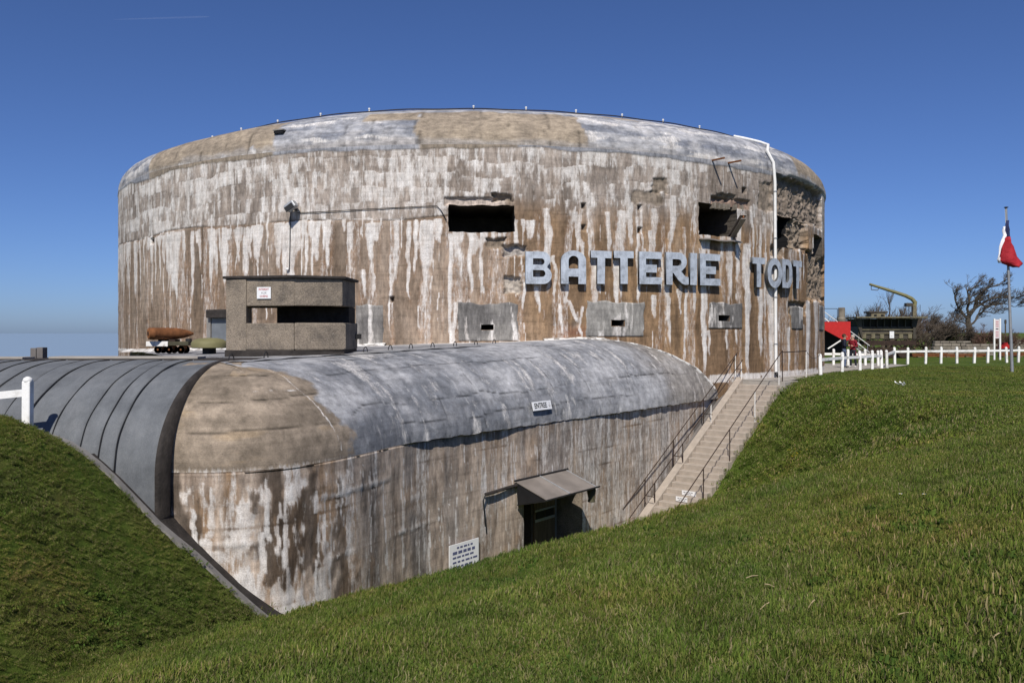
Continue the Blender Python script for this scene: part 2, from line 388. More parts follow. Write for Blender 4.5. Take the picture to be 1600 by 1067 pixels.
# sea; its pale base colour also paints the haze over the water
m, n, b = newmat('sea_water'); b.inputs['Base Color'].default_value = (0.228, 0.31, 0.40, 1); b.inputs['Roughness'].default_value = 0.5
bump(n, b, noise_node(n, 0.05, 6).outputs[0], 0.6)
bm_ = MB().add([(-30000, -2000, -32), (30000, -2000, -32), (30000, 40000, -32), (-30000, 40000, -32)], [(0, 1, 2, 3)])
sea = bm_.build('sea', m); sea['kind'] = 'structure'

# ------------------------------------------------------------------ the round bunker
bunker = empty('round_bunker', (C.x, C.y, 0), 'huge round concrete bunker with domed roof and stained wall, large letters on it', 'bunker')
def dpt(psi, r, z): return Vector((C.x + r * math.sin(psi), C.y - r * math.cos(psi), z))
def dhit(px, py, r=RAD):
    """heading and height of the point of the drum of radius r seen at a picture point"""
    dx, dy, dz = (px - 800) / F, 1.0, -(py - HOR) / F
    a = dx * dx + dy * dy; bq = -(dx * C.x + dy * C.y); cq = C.x ** 2 + C.y ** 2 - r * r
    disc = bq * bq - a * cq
    t = (-bq - math.sqrt(max(disc, 0))) / a
    return math.atan2(t * dx - C.x, -(t * dy - C.y)), EYE + t * dz
psi_f = np.linspace(R_(-78), R_(80), 1050)
psi_b = np.linspace(R_(80), R_(282), 90)[1:]
psi = np.concatenate([psi_f, psi_b])
zr = np.concatenate([np.linspace(-4.6, 0.3, 50)[:-1], np.linspace(0.3, 8.42, 232)])
PS, ZZ = np.meshgrid(psi, zr, indexing='ij')
S = RAD * PS
def rect(x0, x1, y0, y1):
    cy = (y0 + y1) / 2; cx = (x0 + x1) / 2
    pa, _ = dhit(x0, cy); pb, _ = dhit(x1, cy); _, za = dhit(cx, y1); _, zb = dhit(cx, y0)
    return pa, pb, za, zb
def box_mask(x0, x1, y0, y1, soft=0.08):
    pa, pb, za, zb = rect(x0, x1, y0, y1)
    return sm(-soft, soft, np.minimum(np.minimum(S - pa * RAD, pb * RAD - S), np.minimum(ZZ - za, zb - ZZ)))

# ---- stains of the wall
def lerp(a, b, t): return np.asarray(a) * (1 - t[..., None]) + np.asarray(b) * t[..., None]
zl_ = 5.88 + 0.05 * np.sin(S * 0.9) + (vnoise(S * 0.5, 0 * S, 4) - 0.5) * 0.16      # the cold joint under which the drips start
wx_ = (fbm(S * 0.7, ZZ * 0.5, 3, 31) - 0.5)
st1 = fbm(S * 2.6 + wx_, ZZ * 0.22, 4, 1); st2 = fbm(S * 9 + wx_ * 2, ZZ * 0.5, 4, 2); bl = fbm(S * 0.35, ZZ * 0.45, 4, 3); fn = fbm(S * 5, ZZ * 5, 4, 6)
right = sm(-2, 6, S)
base = lerp((0.34, 0.272, 0.215), (0.215, 0.165, 0.126), sm(0.35, 0.65, bl * 0.6 + st1 * 0.4))
col = base.copy()
uw = 0.03 + 0.62 * sm(-1.0, 4.0, S); upper = np.clip(((ZZ - zl_ - 0.25 * sm(-1, 4, S) + (fbm(S * 1.1, ZZ * 0.3, 4, 33) - 0.5) * 2.6 * (uw - 0.03)) + uw) / (2 * uw), 0, 1); upper = upper * upper * (3 - 2 * upper)
up_c = lerp((0.375, 0.318, 0.272), (0.225, 0.182, 0.148), sm(0.36, 0.64, bl * 0.5 + st2 * 0.5))
col = lerp(col, 0, upper) + up_c * upper[..., None]
# ochre below
oc = lerp((0.315, 0.20, 0.108), (0.20, 0.128, 0.074), sm(0.35, 0.68, st1))
ocm = (1 - upper) * sm(0.30, 0.62, st1 * 0.5 + bl * 0.35 + 0.15 * right + 0.12 * sm(5.2, 2.5, ZZ)) * (0.28 + 0.66 * right)
col = col * (1 - ocm[..., None]) + oc * ocm[..., None]
dk = sm(0.56, 0.72, fbm(S * 1.6, ZZ * 0.35, 4, 12)) * 0.55
col = col * (1 - 0.5 * dk[..., None])
# white lime: curtains under each casting lift of the upper band
white = np.zeros(S.shape)
lift = 0.56; q_ = (8.42 - ZZ) / lift + 0.5 * (vnoise(S * 0.22, 0 * S, 8) - 0.5) + 0.55 * (fbm(S * 1.3, ZZ * 0.8, 4, 10) - 0.5) + 0.5 * np.floor(vnoise(np.floor(S / 3.1), ZZ * 0.0, 9) * 3) / 3; li = np.floor(q_); lf = q_ - li
cur = fbm(S * 5.0 + li * 13.7, lf * 0.6 + li * 3.3, 4, 14); big = fbm(S * 0.45 + li * 5.1, li * 1.7, 3, 15)
white = np.maximum(white, upper * (0.17 + 0.50 * sm(0.40, 0.66, cur * 0.62 + big * 0.46 - lf * 0.08 + 0.05 * (1 - right) - 0.03 * right)))
white = np.maximum(white, upper * sm(0.50, 0.72, st2) * 0.55)
white = np.maximum(white, (1 - upper) * 0.42 * sm(0.48, 0.66, fbm(S * 3.1, ZZ * 0.18, 3, 19)))
def drip(s0, z0, L, wd, k, drift=0.0):
    global white
    c0 = np.searchsorted(psi_f, (s0 - wd * 3 - abs(drift) - 0.2) / RAD); c1 = np.searchsorted(psi_f, (s0 + wd * 3 + abs(drift) + 0.2) / RAD)
    if c1 - c0 < 1: return
    s, z = S[c0:c1], ZZ[c0:c1]
    f = (z0 - z) / L
    wig = (fbm(z * 1.3 + s0 * 7, z * 0 + s0, 3, 41) - 0.5) * 0.22
    tp = np.clip(1.15 - 0.75 * f, 0.12, 1)
    prof = 1 - np.abs(s - s0 - drift * f - wig) / (wd * tp)
    v = sm(-0.15, 0.7, prof + (fbm(s * 9, z * 2, 3, 17) - 0.5) * 0.5) * sm(-0.01, 0.03, f) * sm(1.05, 0.75, f) * (0.25 + 0.75 * k)
    white[c0:c1] = np.maximum(white[c0:c1], v)
r_ = random.Random(5)
for i in range(230):                       # drips hanging from the cold joint, densest on the left
    s0 = r_.uniform(-21, 3.0); 
    if s0 > -5 and r_.random() < 0.45: continue
    drip(s0, 5.86 + 0.05 * math.sin(s0 * 0.9) + r_.uniform(-0.12, 0.02), r_.choice([0.5, 0.8, 1.2, 1.7, 2.3, 3.0]) * r_.uniform(0.7, 1.2), r_.choice([.05, .07, .09, .13, .2, .28]) * r_.uniform(.7, 1.2), r_.uniform(0.55, 1.0))
for i in range(120):                        # shorter ones at any height
    s0 = r_.uniform(-21, 22); z0 = r_.uniform(1.8, 6.4)
    drip(s0, z0, r_.uniform(0.4, 1.6), r_.uniform(0.025, 0.08), r_.uniform(0.35, 0.9), r_.uniform(-0.08, 0.08))
for i in range(60):                        # wide pale runs on the right half
    s0 = r_.uniform(2, 21.5); z0 = r_.uniform(4.6, 7.0)
    drip(s0, z0, r_.uniform(1.2, 3.4), r_.uniform(0.06, 0.26), r_.uniform(0.35, 0.7))
for (x, y0, y1, wp, k, dr) in [(703, 362, 590, 8, .95, 2), (712, 470, 595, 7, .7, -4), (818, 440, 486, 5, 1, 2), (838, 446, 492, 7, .95, 6), (866, 398, 472, 6, .95, 0),
        (873, 474, 524, 5, .95, 6), (889, 440, 478, 7, .9, -5), (889, 468, 530, 7, .95, 24), (963, 405, 480, 14, .8, 0), (1001, 430, 472, 8, 1, -6), (1042, 440, 545, 7, .95, 6),
        (1071, 450, 566, 5, .9, -2), (1085, 440, 492, 6, 1, 1), (1098, 425, 590, 11, .85, 4), (1022, 460, 500, 12, .7, 0), (1166, 378, 590, 12, .85, 2), (1188, 450, 560, 9, .8, 0),
        (1203, 420, 590, 16, .75, 4), (1232, 510, 590, 5, .8, 0), (1262, 468, 585, 7, .9, 0), (1275, 440, 580, 7, .6, 0), (900, 330, 395, 10, .75, 0), (950, 330, 400, 10, .7, 0), (985, 320, 390, 12, .7, 0),
        (1108, 515, 560, 5, .8, 0), (1135, 515, 548, 5, .8, 0), (1150, 515, 540, 5, .8, 0), (735, 405, 440, 4, .9, 0), (753, 405, 470, 4, .7, 3), (570, 420, 470, 9, .8, 0), (610, 395, 520, 7, .8, 0), (560, 480, 520, 10, .8, 0)]:
    pa, za = dhit(x, y0); _, zb = dhit(x, y1); pc, _ = dhit(x + wp, y0); pd, _ = dhit(x + dr, y1)
    drip(pa * RAD, za, (za - zb) * 1.05, (pc - pa) * RAD * 0.62, k, (pd - pa) * RAD)
# rusty margins round the drips
halo = np.clip(white - 0.08, 0, 0.3) * (1 - upper) * 2.2
col = col * (1 - halo[..., None] * 0.5) + np.array((0.30, 0.165, 0.085)) * (halo[..., None] * 0.5)
# casting joints: thin dark lines
jl = np.abs((q_ + 0.5) % 1 - 0.5) * lift
joint = sm(0.022, 0.006, jl) * sm(0.5, 0.72, vnoise(S * 0.6 + np.round(q_) * 9, np.round(q_), 52))
main = sm(0.035, 0.012, np.abs(ZZ - zl_)) * (S < 1.5) * sm(0.25, 0.45, vnoise(S * 1.2, 0 * S, 57))
col *= (1 - 0.28 * joint - 0.5 * main)[..., None]
# ---- relief of the wall
disp = (fbm(S * 2, ZZ * 2, 4, 61) - 0.5) * 0.035 - 0.005 * joint - 0.022 * main + np.clip(white, 0, 1) * 0.012
rgh = fbm(S * 4.5, ZZ * 4.5, 5, 62)
def spall(x0, x1, y0, y1, depth, soft=0.25, tone=(0.24, 0.195, 0.15), thr=0.0):
    global disp, col, white
    mk = box_mask(x0, x1, y0, y1, soft); mk = sm(0.3, 0.7, mk + (rgh - 0.5) * 1.2 * sm(0.02, 0.3, mk)) * sm(0.02, 0.2, mk) if soft > 0.1 else mk
    disp = disp - mk * depth * (0.35 + 1.3 * rgh)
    white *= (1 - 0.8 * mk); t = (mk * 0.85)[..., None]; v = (0.55 + 0.9 * fbm(S * 8, ZZ * 8, 3, 63))[..., None]
    col = col * (1 - t) + np.array(tone) * v * t
spall(1213, 1284, 284, 345, 0.26, 0.2, (0.205, 0.165, 0.13))
spall(1238, 1262, 345, 392, 0.34, 0.25)
spall(1262, 1290, 395, 470, 0.22, 0.3)
spall(1205, 1225, 385, 400, 0.15, 0.1)
spall(760, 790, 372, 388, 0.14, 0.14)
spall(786, 822, 384, 400, 0.20, 0.16, (0.42, 0.39, 0.36))
spall(788, 815, 432, 458, 0.14, 0.14, (0.42, 0.38, 0.33))
spall(694, 790, 309, 321, 0.11, 0.05, (0.50, 0.42, 0.36))
spall(770, 800, 303, 314, 0.16, 0.12)
spall(1112, 1172, 310, 324, 0.16, 0.05, (0.26, 0.18, 0.14))
spall(1120, 1150, 303, 312, 0.14, 0.12)
spall(1020, 1042, 278, 300, 0.07, 0.2)
spall(985, 1035, 300, 318, 0.04, 0.25)
spall(1185, 1205, 285, 330, 0.06, 0.2)
spall(1232, 1258, 472, 492, 0.14, 0.12)
spall(895, 905, 503, 512, 0.05, 0.1)
for (x, y) in [(912, 322), (912, 356), (1000, 325), (1000, 360), (1163, 298), (238, 377), (612, 468), (1282, 412), (1266, 396)]:
    spall(x - 2.5, x + 2.5, y - 4, y + 4, 0.2, 0.04, (0.10, 0.08, 0.06))
# the plaster of the roof laps irregularly over the top of the wall
def angp(px): return dhit(px, 240)[0] * RAD
lap = 8.42 - 0.34 * fbm(S * 0.55, 0 * S, 4, 66) + 0.02
apr = sm(0.0, 0.03, ZZ - lap)
begm = np.zeros(S.shape)
for xa, xb in ((233, 430), (652, 812)): begm = np.maximum(begm, sm(0, .15, S - angp(xa)) * sm(0, .15, angp(xb) - S))
apc = lerp((0.335, 0.335, 0.355), (0.23, 0.235, 0.255), sm(.35, .65, fbm(S * .9, ZZ * 2.6, 4, 71))) * (1 - begm[..., None]) + lerp((0.30, 0.248, 0.190), (0.235, 0.195, 0.152), sm(.3, .7, fbm(S * .8, ZZ * .8, 4, 74))) * begm[..., None]
apr *= sm(R_(47), R_(46), PS)
col = col * (1 - apr[..., None]) + apc * apr[..., None]; white *= (1 - 0.75 * apr); disp = disp + 0.02 * apr
# white painted base band where the bunker meets the paving
bb = sm(0.0, 0.01, ZZ + 0.01) * sm(0.24, 0.22, ZZ + (rgh - 0.5) * 0.04) * sm(R_(30), R_(31), PS)
bb = np.maximum(bb, sm(1.16, 1.13, ZZ + (rgh - 0.5) * 0.1) * sm(1.0, 1.01, ZZ) * (PS < R_(-8)))
bb *= sm(0.24, 0.34, fn)
white = np.maximum(white * (1 - bb), bb)
rm = box_mask(880, 915, 514, 526, 0.3)[..., None] * 0.35
col = col * (1 - rm) + np.array((0.33, 0.10, 0.07)) * rm
Rr = RAD + disp
V = np.stack([C.x + Rr * np.sin(PS), C.y - Rr * np.cos(PS), ZZ], -1)
# ---- openings
pc_ = (PS[:-1, :-1] + PS[1:, 1:]) / 2; zc_ = (ZZ[:-1, :-1] + ZZ[1:, 1:]) / 2
keep = np.ones(pc_.shape, bool)
HOLES = {}
def hole(key, x0, x1, y0, y1, pad=0.0):
    pa, pb, za, zb = rect(x0, x1, y0, y1)
    i0 = np.searchsorted(psi, pa - pad / RAD); i1 = np.searchsorted(psi, pb + pad / RAD); j0 = np.searchsorted(zr, za - pad); j1 = np.searchsorted(zr, zb + pad)
    keep[i0:i1, j0:j1] = False; HOLES[key] = (i0, i1, j0, j1)
hole('mid', 700, 803, 321, 363); hole('right', 1090, 1151, 320, 370); hole('edge', 1213, 1241, 338, 388); hole('notch', 1271, 1284, 368, 402)
hole('slotA', 750.5, 771, 506.5, 516.5); hole('slotB', 954, 974, 500.5, 510.5); hole('slotC', 1121, 1139, 494, 502.5)
for key, (i0, i1, j0, j1) in HOLES.items():
    big_ = 0.035 if not key.startswith('slot') else 0.008
    for i in range(i0, i1 + 1):
        for j in (j0, j1): V[i, j, 2] += (float(fbm(i * 0.13, j * 1.0, 3, 91)) - .5) * big_ * 3.0
    for j in range(j0, j1 + 1):
        for i in (i0, i1): V[i, j, :2] += (float(fbm(j * 0.17, i * 1.0, 3, 92)) - .5) * big_ * 2.5 * np.array((math.cos(psi[i]), math.sin(psi[i])))
wall_o = link('wall', grid_mesh('wall', V, keep, col, white), M_CON, bunker)
# tunnels behind the openings: their mouth is the edge of the opening itself
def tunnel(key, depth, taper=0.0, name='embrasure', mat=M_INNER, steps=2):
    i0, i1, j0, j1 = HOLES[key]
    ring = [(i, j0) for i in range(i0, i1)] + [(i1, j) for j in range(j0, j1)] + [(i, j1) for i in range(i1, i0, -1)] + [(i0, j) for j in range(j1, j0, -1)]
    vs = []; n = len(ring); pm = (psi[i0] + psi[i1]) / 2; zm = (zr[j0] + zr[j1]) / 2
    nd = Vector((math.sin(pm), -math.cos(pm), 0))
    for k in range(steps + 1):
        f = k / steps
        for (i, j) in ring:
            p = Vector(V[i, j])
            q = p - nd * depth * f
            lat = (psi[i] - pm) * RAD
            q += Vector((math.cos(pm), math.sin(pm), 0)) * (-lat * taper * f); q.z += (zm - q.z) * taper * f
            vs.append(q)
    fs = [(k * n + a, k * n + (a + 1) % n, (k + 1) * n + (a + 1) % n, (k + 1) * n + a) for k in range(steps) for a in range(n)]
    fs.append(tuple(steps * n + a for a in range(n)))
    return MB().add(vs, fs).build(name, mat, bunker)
tunnel('mid', 3.2); tunnel('right', 3.0); tunnel('edge', 2.6, mat=M_BLACK); tunnel('notch', 0.7, 0.3)  # edge tunnel: its shade is put into the black material
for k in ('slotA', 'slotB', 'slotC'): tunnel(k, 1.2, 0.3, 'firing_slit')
# ---- domed roof
prof = [(18.6, 8.42), (18.57, 8.72), (18.47, 9.02), (18.28, 9.32), (17.98, 9.60), (17.55, 9.84), (17.0, 10.04), (16.3, 10.24), (15.3, 10.44), (13.6, 10.66), (11, 10.92), (7, 11.15), (3, 11.25), (0.05, 11.27)]
pr_ = catmull(prof, 0.03); 
def thin(pts):
    o = [pts[0]]; 
    for p in pts[1:]:
        lim = 0.035 if p.x > 15.0 else 0.6
        if (p - o[-1]).length >= lim: o.append(p)
    return o
pr_ = thin(pr_)
RR = np.array([p.x for p in pr_]); ZR = np.array([p.y for p in pr_]); arc = np.concatenate([[0], np.cumsum(np.hypot(np.diff(RR), np.diff(ZR)))])
psi_r = psi[::2] if len(psi) % 2 else np.append(psi[::2], psi[-1])
PR, AR = np.meshgrid(psi_r, arc, indexing='ij'); _, RG = np.meshgrid(psi_r, RR, indexing='ij'); _, ZG = np.meshgrid(psi_r, ZR, indexing='ij')
SR = PR * RAD
def ang(px): return dhit(px, 260)[0]
g1 = fbm(SR * 0.9, AR * 2.6, 4, 71); g2 = fbm(SR * 0.35, AR * 5.0, 4, 72); g3 = fbm(SR * 5, AR * 5, 4, 73)
gcol = lerp((0.40, 0.395, 0.405), (0.175, 0.185, 0.215), sm(0.36, 0.64, g1 * 0.4 + g2 * 0.6))
wh = sm(0.55, 0.72, fbm(SR * 1.3, AR * 3.2, 4, 77))[..., None] * 0.55
gcol = gcol * (1 - wh) + np.array((0.50, 0.48, 0.47)) * wh
bcol = lerp((0.345, 0.282, 0.212), (0.25, 0.205, 0.158), sm(0.3, 0.7, fbm(SR * 0.8, AR * 0.8, 4, 74)))
edgen = (fbm(SR * 0.8, AR * 0.8, 4, 75) - 0.5) + (fbm(SR * 4, AR * 4, 4, 69) - 0.5) * 0.45
def panel(xa, xb, a0, a1, soft=0.06, e=0.5):
    return sm(-soft, soft, np.minimum(np.minimum(SR - ang(xa) * RAD, ang(xb) * RAD - SR) + edgen * e * 0.8, np.minimum(AR - a0, a1 - AR) + edgen * e))
bm_m = np.maximum.reduce([panel(233, 430, 0.0, 1.75, 0.05, 0.9), panel(562, 650, 1.05, 1.75, 0.04, 0.15), panel(650, 915, -0.3, 1.75, 0.04, 0.7), panel(960, 1010, 1.9, 2.2, 0.05, 0.6), panel(1245, 1340, 0.1, 2.2, 0.2, 1.0)])[..., None]
rcol = gcol * (1 - bm_m) + bcol * bm_m
rim = sm(0.25, 0.05, AR + (g1 - 0.5) * 0.5)[..., None] * 0.6
rcol = rcol * (1 - rim) + np.array((0.42, 0.385, 0.36)) * rim
seam = np.zeros(SR.shape)
for x in list(range(236, 660, 38)) + [650, 700, 750, 797, 860, 905, 960, 1050, 1120, 1200]:
    sx = ang(x) * RAD + (fbm(AR * 1.5, AR * 0 + x, 3, 76) - 0.5) * 0.25
    seam = np.maximum(seam, sm(0.035, 0.012, np.abs(SR - sx)) * sm(0.3, 0.5, vnoise(AR * 2 + x, AR * 0, 78)) * sm(2.4, 2.0, AR))
rcol = rcol * (1 - 0.45 * seam[..., None]) * (0.88 + 0.24 * g3[..., None])
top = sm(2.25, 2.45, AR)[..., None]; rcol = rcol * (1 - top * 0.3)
rd = (fbm(SR * 1.2, AR * 1.2, 4, 79) - 0.5) * 0.05 * sm(0.02, 0.3, AR) - 0.02 * seam
lip = 0.06 * sm(0.0, 0.08, AR) * sm(R_(46), R_(47), PR) + 0.02 * sm(0.0, 0.1, AR)
ZG = ZG - 0.34 * sm(R_(-8), R_(-46), PR) * sm(0.5, 2.4, AR) * (RG / 18.6)
RGd = RG + rd + lip
VR = np.stack([C.x + RGd * np.sin(PR), C.y - RGd * np.cos(PR), ZG + rd * 0.3], -1)
rl_ = np.clip(0.55 * sm(0.50, 0.68, fbm(SR * 0.9, AR * 3.6, 4, 70)) * (1 - bm_m[..., 0]) + 0.25 * sm(.3, .05, AR), 0, 1)
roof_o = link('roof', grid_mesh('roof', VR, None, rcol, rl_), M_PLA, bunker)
# dark flashing and white studs along the brow of the roof
b_i = int(np.searchsorted(arc, 2.55)); br, bz = RR[b_i], ZR[b_i]
fl = MB(); bzp = lambda p: bz - 0.34 * float(sm(R_(-8), R_(-46), np.array(p))) * br / 18.6
fl.tube([dpt(p, br + 0.05, bzp(p) + 0.03 + 0.012 * math.sin(p * 40)) for p in np.linspace(R_(-60), R_(60), 120)], 0.022, 6)
fl.build('cable', M_TARSHADE, bunker)
for x in (332, 377, 434, 501, 577, 740, 822, 900, 972, 1036, 1093):
    p = dhit(x, 180, br)[0]; base_p = dpt(p, br, bzp(p))
    MB().lathe([(0.024, -0.05), (0.024, 0.11), (0.04, 0.115), (0.04, 0.16), (0.015, 0.17)], base_p, n=10).build('roof_stud', M_WHITE, bunker)
# small vent slot in the plaster
pv, _ = dhit(433, 235); p0 = dpt(pv, 18.42, 9.16)
t_ = Vector((math.cos(pv), math.sin(pv), 0)); n_ = Vector((math.sin(pv), -math.cos(pv), 0))
MB().obox(p0, t_ * 0.19, n_ * 0.12, (0, 0, 0.045)).build('vent_slot', M_BLACK, bunker)
MB().obox(p0 + Vector((0, 0, 0.07)), t_ * 0.22, n_ * 0.15, (0, 0, 0.02)).build('vent_lintel', M_PANEL, bunker)

# ---- mortar repair panels round the firing slits, proud of the wall
def repair(x0, x1, y0, y1, slot, mat, seed):
    pa, pb, za, zb = rect(x0, x1, y0, y1)
    n, m_ = 40, 28; P_, Z_ = np.meshgrid(np.linspace(pa, pb, n), np.linspace(za, zb, m_), indexing='ij')
    jag = (fbm(P_ * RAD * 2.2, Z_ * 0 + seed, 3, seed) - 0.5) * 0.22 * ((Z_ - za) / (zb - za)) ** 2
    r = RAD + 0.035 + (fbm(P_ * RAD * 2, Z_ * 2, 3, seed) - 0.5) * 0.02
    edge = np.zeros(P_.shape, bool); edge[0] = edge[-1] = True; edge[:, 0] = edge[:, -1] = True
    r = np.where(edge, RAD - 0.06, r); P_ = P_ + (fbm(P_ * 0 + seed, Z_ * 3.0, 3, seed + 2) - .5) * .008 * np.abs(2 * (P_ - pa) / (pb - pa) - 1) ** 4
    Vp = np.stack([C.x + r * np.sin(P_), C.y - r * np.cos(P_), Z_ + jag], -1)
    k = np.ones((n - 1, m_ - 1), bool)
    if slot:
        i0, i1, j0, j1 = HOLES[slot]
        pcen = (P_[:-1, :-1] + P_[1:, 1:]) / 2; zcen = (Z_[:-1, :-1] + Z_[1:, 1:]) / 2
        k &= ~((pcen > psi[i0]) & (pcen < psi[i1]) & (zcen > zr[j0]) & (zcen < zr[j1]))
    f1, f2 = fbm(P_ * RAD * 1.1, Z_ * 1.1, 4, seed + 30), fbm(P_ * RAD * 3.5, Z_ * .6, 4, seed + 31)
    ca_, cb_ = ((.235, .222, .205), (.15, .142, .135)) if mat is M_PANEL2 else ((.315, .30, .275), (.215, .205, .19))
    pc2 = lerp(ca_, cb_, sm(.35, .65, f1)); li_ = .62 * sm(.54, .66, f2) + .2 * edge
    return link('repair_panel', grid_mesh('repair_panel', Vp, k, pc2, li_), M_CON, bunker)
repair(714, 811, 473, 534, 'slotA', M_PANEL2, 3); repair(915, 1008, 470, 527, 'slotB', M_PANEL, 4); repair(1107, 1160, 473, 514, 'slotC', M_PANEL2, 5)
repair(556, 600, 476, 540, None, M_PANEL2, 6); repair(1236, 1254, 478, 515, None, M_PANEL2, 7); repair(1279, 1286, 478, 517, None, M_PANEL2, 8)
# steel door beside the pillbox, under a dark lintel
pa, za = dhit(334, 560); pb, _ = dhit(372, 560); pz, zt = dhit(345, 497)
pm = (pa + pb) / 2; tn = Vector((math.cos(pm), math.sin(pm), 0)); nn = Vector((math.sin(pm), -math.cos(pm), 0)); hw = (pb - pa) * RAD / 2
MB().obox(dpt(pm, RAD + 0.02, (0.9 + zt) / 2), tn * hw, nn * 0.07, (0, 0, (zt - 0.9) / 2)).build('door', M_STEEL, bunker, bevel=0.01)
MB().obox(dpt(pm, RAD + 0.10, zt + 0.16), tn * (hw + 0.10), nn * 0.18, (0, 0, 0.155)).build('door_lintel', M_TARSHADE, bunker, bevel=0.02)
MB().obox(dpt(pa - 0.008, RAD + 0.03, (0.9 + zt) / 2 + 0.15), tn * 0.10, nn * 0.10, (0, 0, (zt - 0.9) / 2 + 0.15)).build('door_frame', M_PANEL, bunker, bevel=0.01)

# ------------------------------------------------------------------ the entrance block with its rounded roof edge
eb = empty('entrance_bunker', (-1, 20, FLOORZ), 'low sunken concrete entrance block with rounded grey roof edge in front of round bunker', 'bunker')
WP = WALLA; tang = np.gradient(WP, axis=0); tang /= np.linalg.norm(tang, axis=1)[:, None]
NRM = np.stack([tang[:, 1], -tang[:, 0]], -1)
SW = np.concatenate([[0], np.cumsum(np.linalg.norm(np.diff(WP, axis=0), axis=1))])
imgx = 800 + F * WP[:, 0] / WP[:, 1]
i_start = int(np.searchsorted(WP[:, 0], -6.75)); sl_ = slice(i_start, None)
Wp, Nn, Sw, Ix = WP[sl_], NRM[sl_], SW[sl_], imgx[sl_]
ZROOF = lambda X: 1.24 + 0.05 * np.clip(X + 3.5, 0, 8)
ZC = -0.65; VD = 2.9
th = np.linspace(0, math.pi / 2, 74)
over = 0.10 * sm(615, 690, Ix) * (1 - 0.75 * sm(770, 850, Ix) * sm(985, 920, Ix))      # overhang of the roof edge above the wall
zrw = ZROOF(Wp[:, 0])
wallz = np.linspace(ZC - 0.02, FLOORZ - 0.3, 100)
rows = []; par = []
nW = len(Wp)
def ring(off, z): return np.stack([Wp[:, 0] + Nn[:, 0] * off, Wp[:, 1] + Nn[:, 1] * off, z + np.zeros(nW)], -1)
for t in th:
    rows.append(ring(-VD * (1 - math.sin(t) ** 0.92) + over * (t > 1.2) * sm(1.2, 1.57, t) * 0.6, ZC + (zrw - ZC) * math.cos(t) ** 1.0)); par.append(('v', t))
for f in np.linspace(0, 1, 7)[1:]:
    rows.append(ring(over * 0.6 * (1 - f) - over * f * 0.9, ZC - 0.03 * f)); par.append(('c', f))
for z in wallz:
    rows.append(ring(-over * 0.9, z)); par.append(('w', z))
VB = np.stack(rows, 1)         # (nW, rows, 3)
ns = Nn[:, None, :]
nv = len(th); nc = 6
ARCv = np.concatenate([th * 2.5, np.full(nc, 4.0), 4.0 + (ZC - wallz)])
SS, AA = np.meshgrid(Sw, ARCv, indexing='ij'); IX = np.repeat(Ix[:, None], AA.shape[1], 1); ZB = VB[..., 2]
isv = np.zeros(AA.shape); isv[:, :nv] = 1
# vault colours
h1 = fbm(SS * 0.8, AA * 1.1, 5, 81); h2 = fbm(SS * 3.2, AA * 0.45, 4, 82); h3 = fbm(SS * 6, AA * 6, 4, 83); h4 = fbm(SS * 0.35, AA * 0.4, 3, 84)
cg = lerp((0.39, 0.388, 0.396), (0.165, 0.172, 0.188), sm(0.36, 0.64, h1 * 0.55 + h2 * 0.25 + h4 * 0.25))
cw = sm(0.56, 0.74, h2 * 0.5 + h1 * 0.5)[..., None] * 0.5; cg = cg * (1 - cw) + np.array((0.47, 0.46, 0.46)) * cw
end = sm(1000, 1085, IX + (h1 - 0.5) * 90)[..., None]; cg = cg * (1 - end * 0.75) + lerp((0.28, 0.25, 0.215), (0.20, 0.175, 0.15), sm(0.4, 0.6, h2)) * end * 0.75
bnd = 545 - 80 * sm(1.7, 0.3, AA) + (h1 - 0.5) * 90 + (h3 - 0.5) * 30
bei = sm(6, -6, IX - bnd)[..., None]
bands = fbm(SS * 0.25, AA * 2.4, 4, 85)
cb = lerp((0.33, 0.268, 0.205), (0.195, 0.158, 0.12), sm(0.36, 0.64, bands * 0.6 + fbm(SS, AA, 4, 89) * 0.4))
oc_ = sm(0.58, 0.7, fbm(SS * 0.9, AA * 3.5, 4, 86))[..., None] * 0.5; cb = cb * (1 - oc_) + np.array((0.34, 0.25, 0.155)) * oc_
cv = cg * (1 - bei) + cb * bei
cr = np.zeros(AA.shape)
for k, (a0, amp, s0, s1) in enumerate([(1.55, 0.25, 480, 900), (2.75, 0.3, 560, 1090), (3.35, 0.2, 620, 1000), (0.75, 0.2, 600, 1050), (2.1, .15, 280, 545), (3.0, .15, 280, 545), (1.2, .15, 300, 500)]):
    al = a0 + (fbm(SS * 0.6, SS * 0 + k, 4, 87 + k) - 0.5) * amp * 2
    cr = np.maximum(cr, sm(0.030, 0.008, np.abs(AA - al)) * sm(s0, s0 + 15, IX) * sm(s1, s1 - 15, IX) * sm(0.22, 0.42, vnoise(SS * 0.6, SS * 0 + k, 95)) * (.55 + .45 * vnoise(SS * 4, SS * 0 + k, 96)))
for k, x in enumerate((640, 700, 758, 812, 875, 930, 990)):
    cr = np.maximum(cr, 0.6 * sm(0.02, 0.006, np.abs(SS - np.interp(x, Ix, Sw) - (fbm(AA * 1.2, AA * 0 + k, 3, 97) - 0.5) * 0.3)) * sm(0.45, 0.6, vnoise(AA * 1.6, AA * 0 + k * 3, 98)))
cv = cv * (1 - 0.8 * cr[..., None])
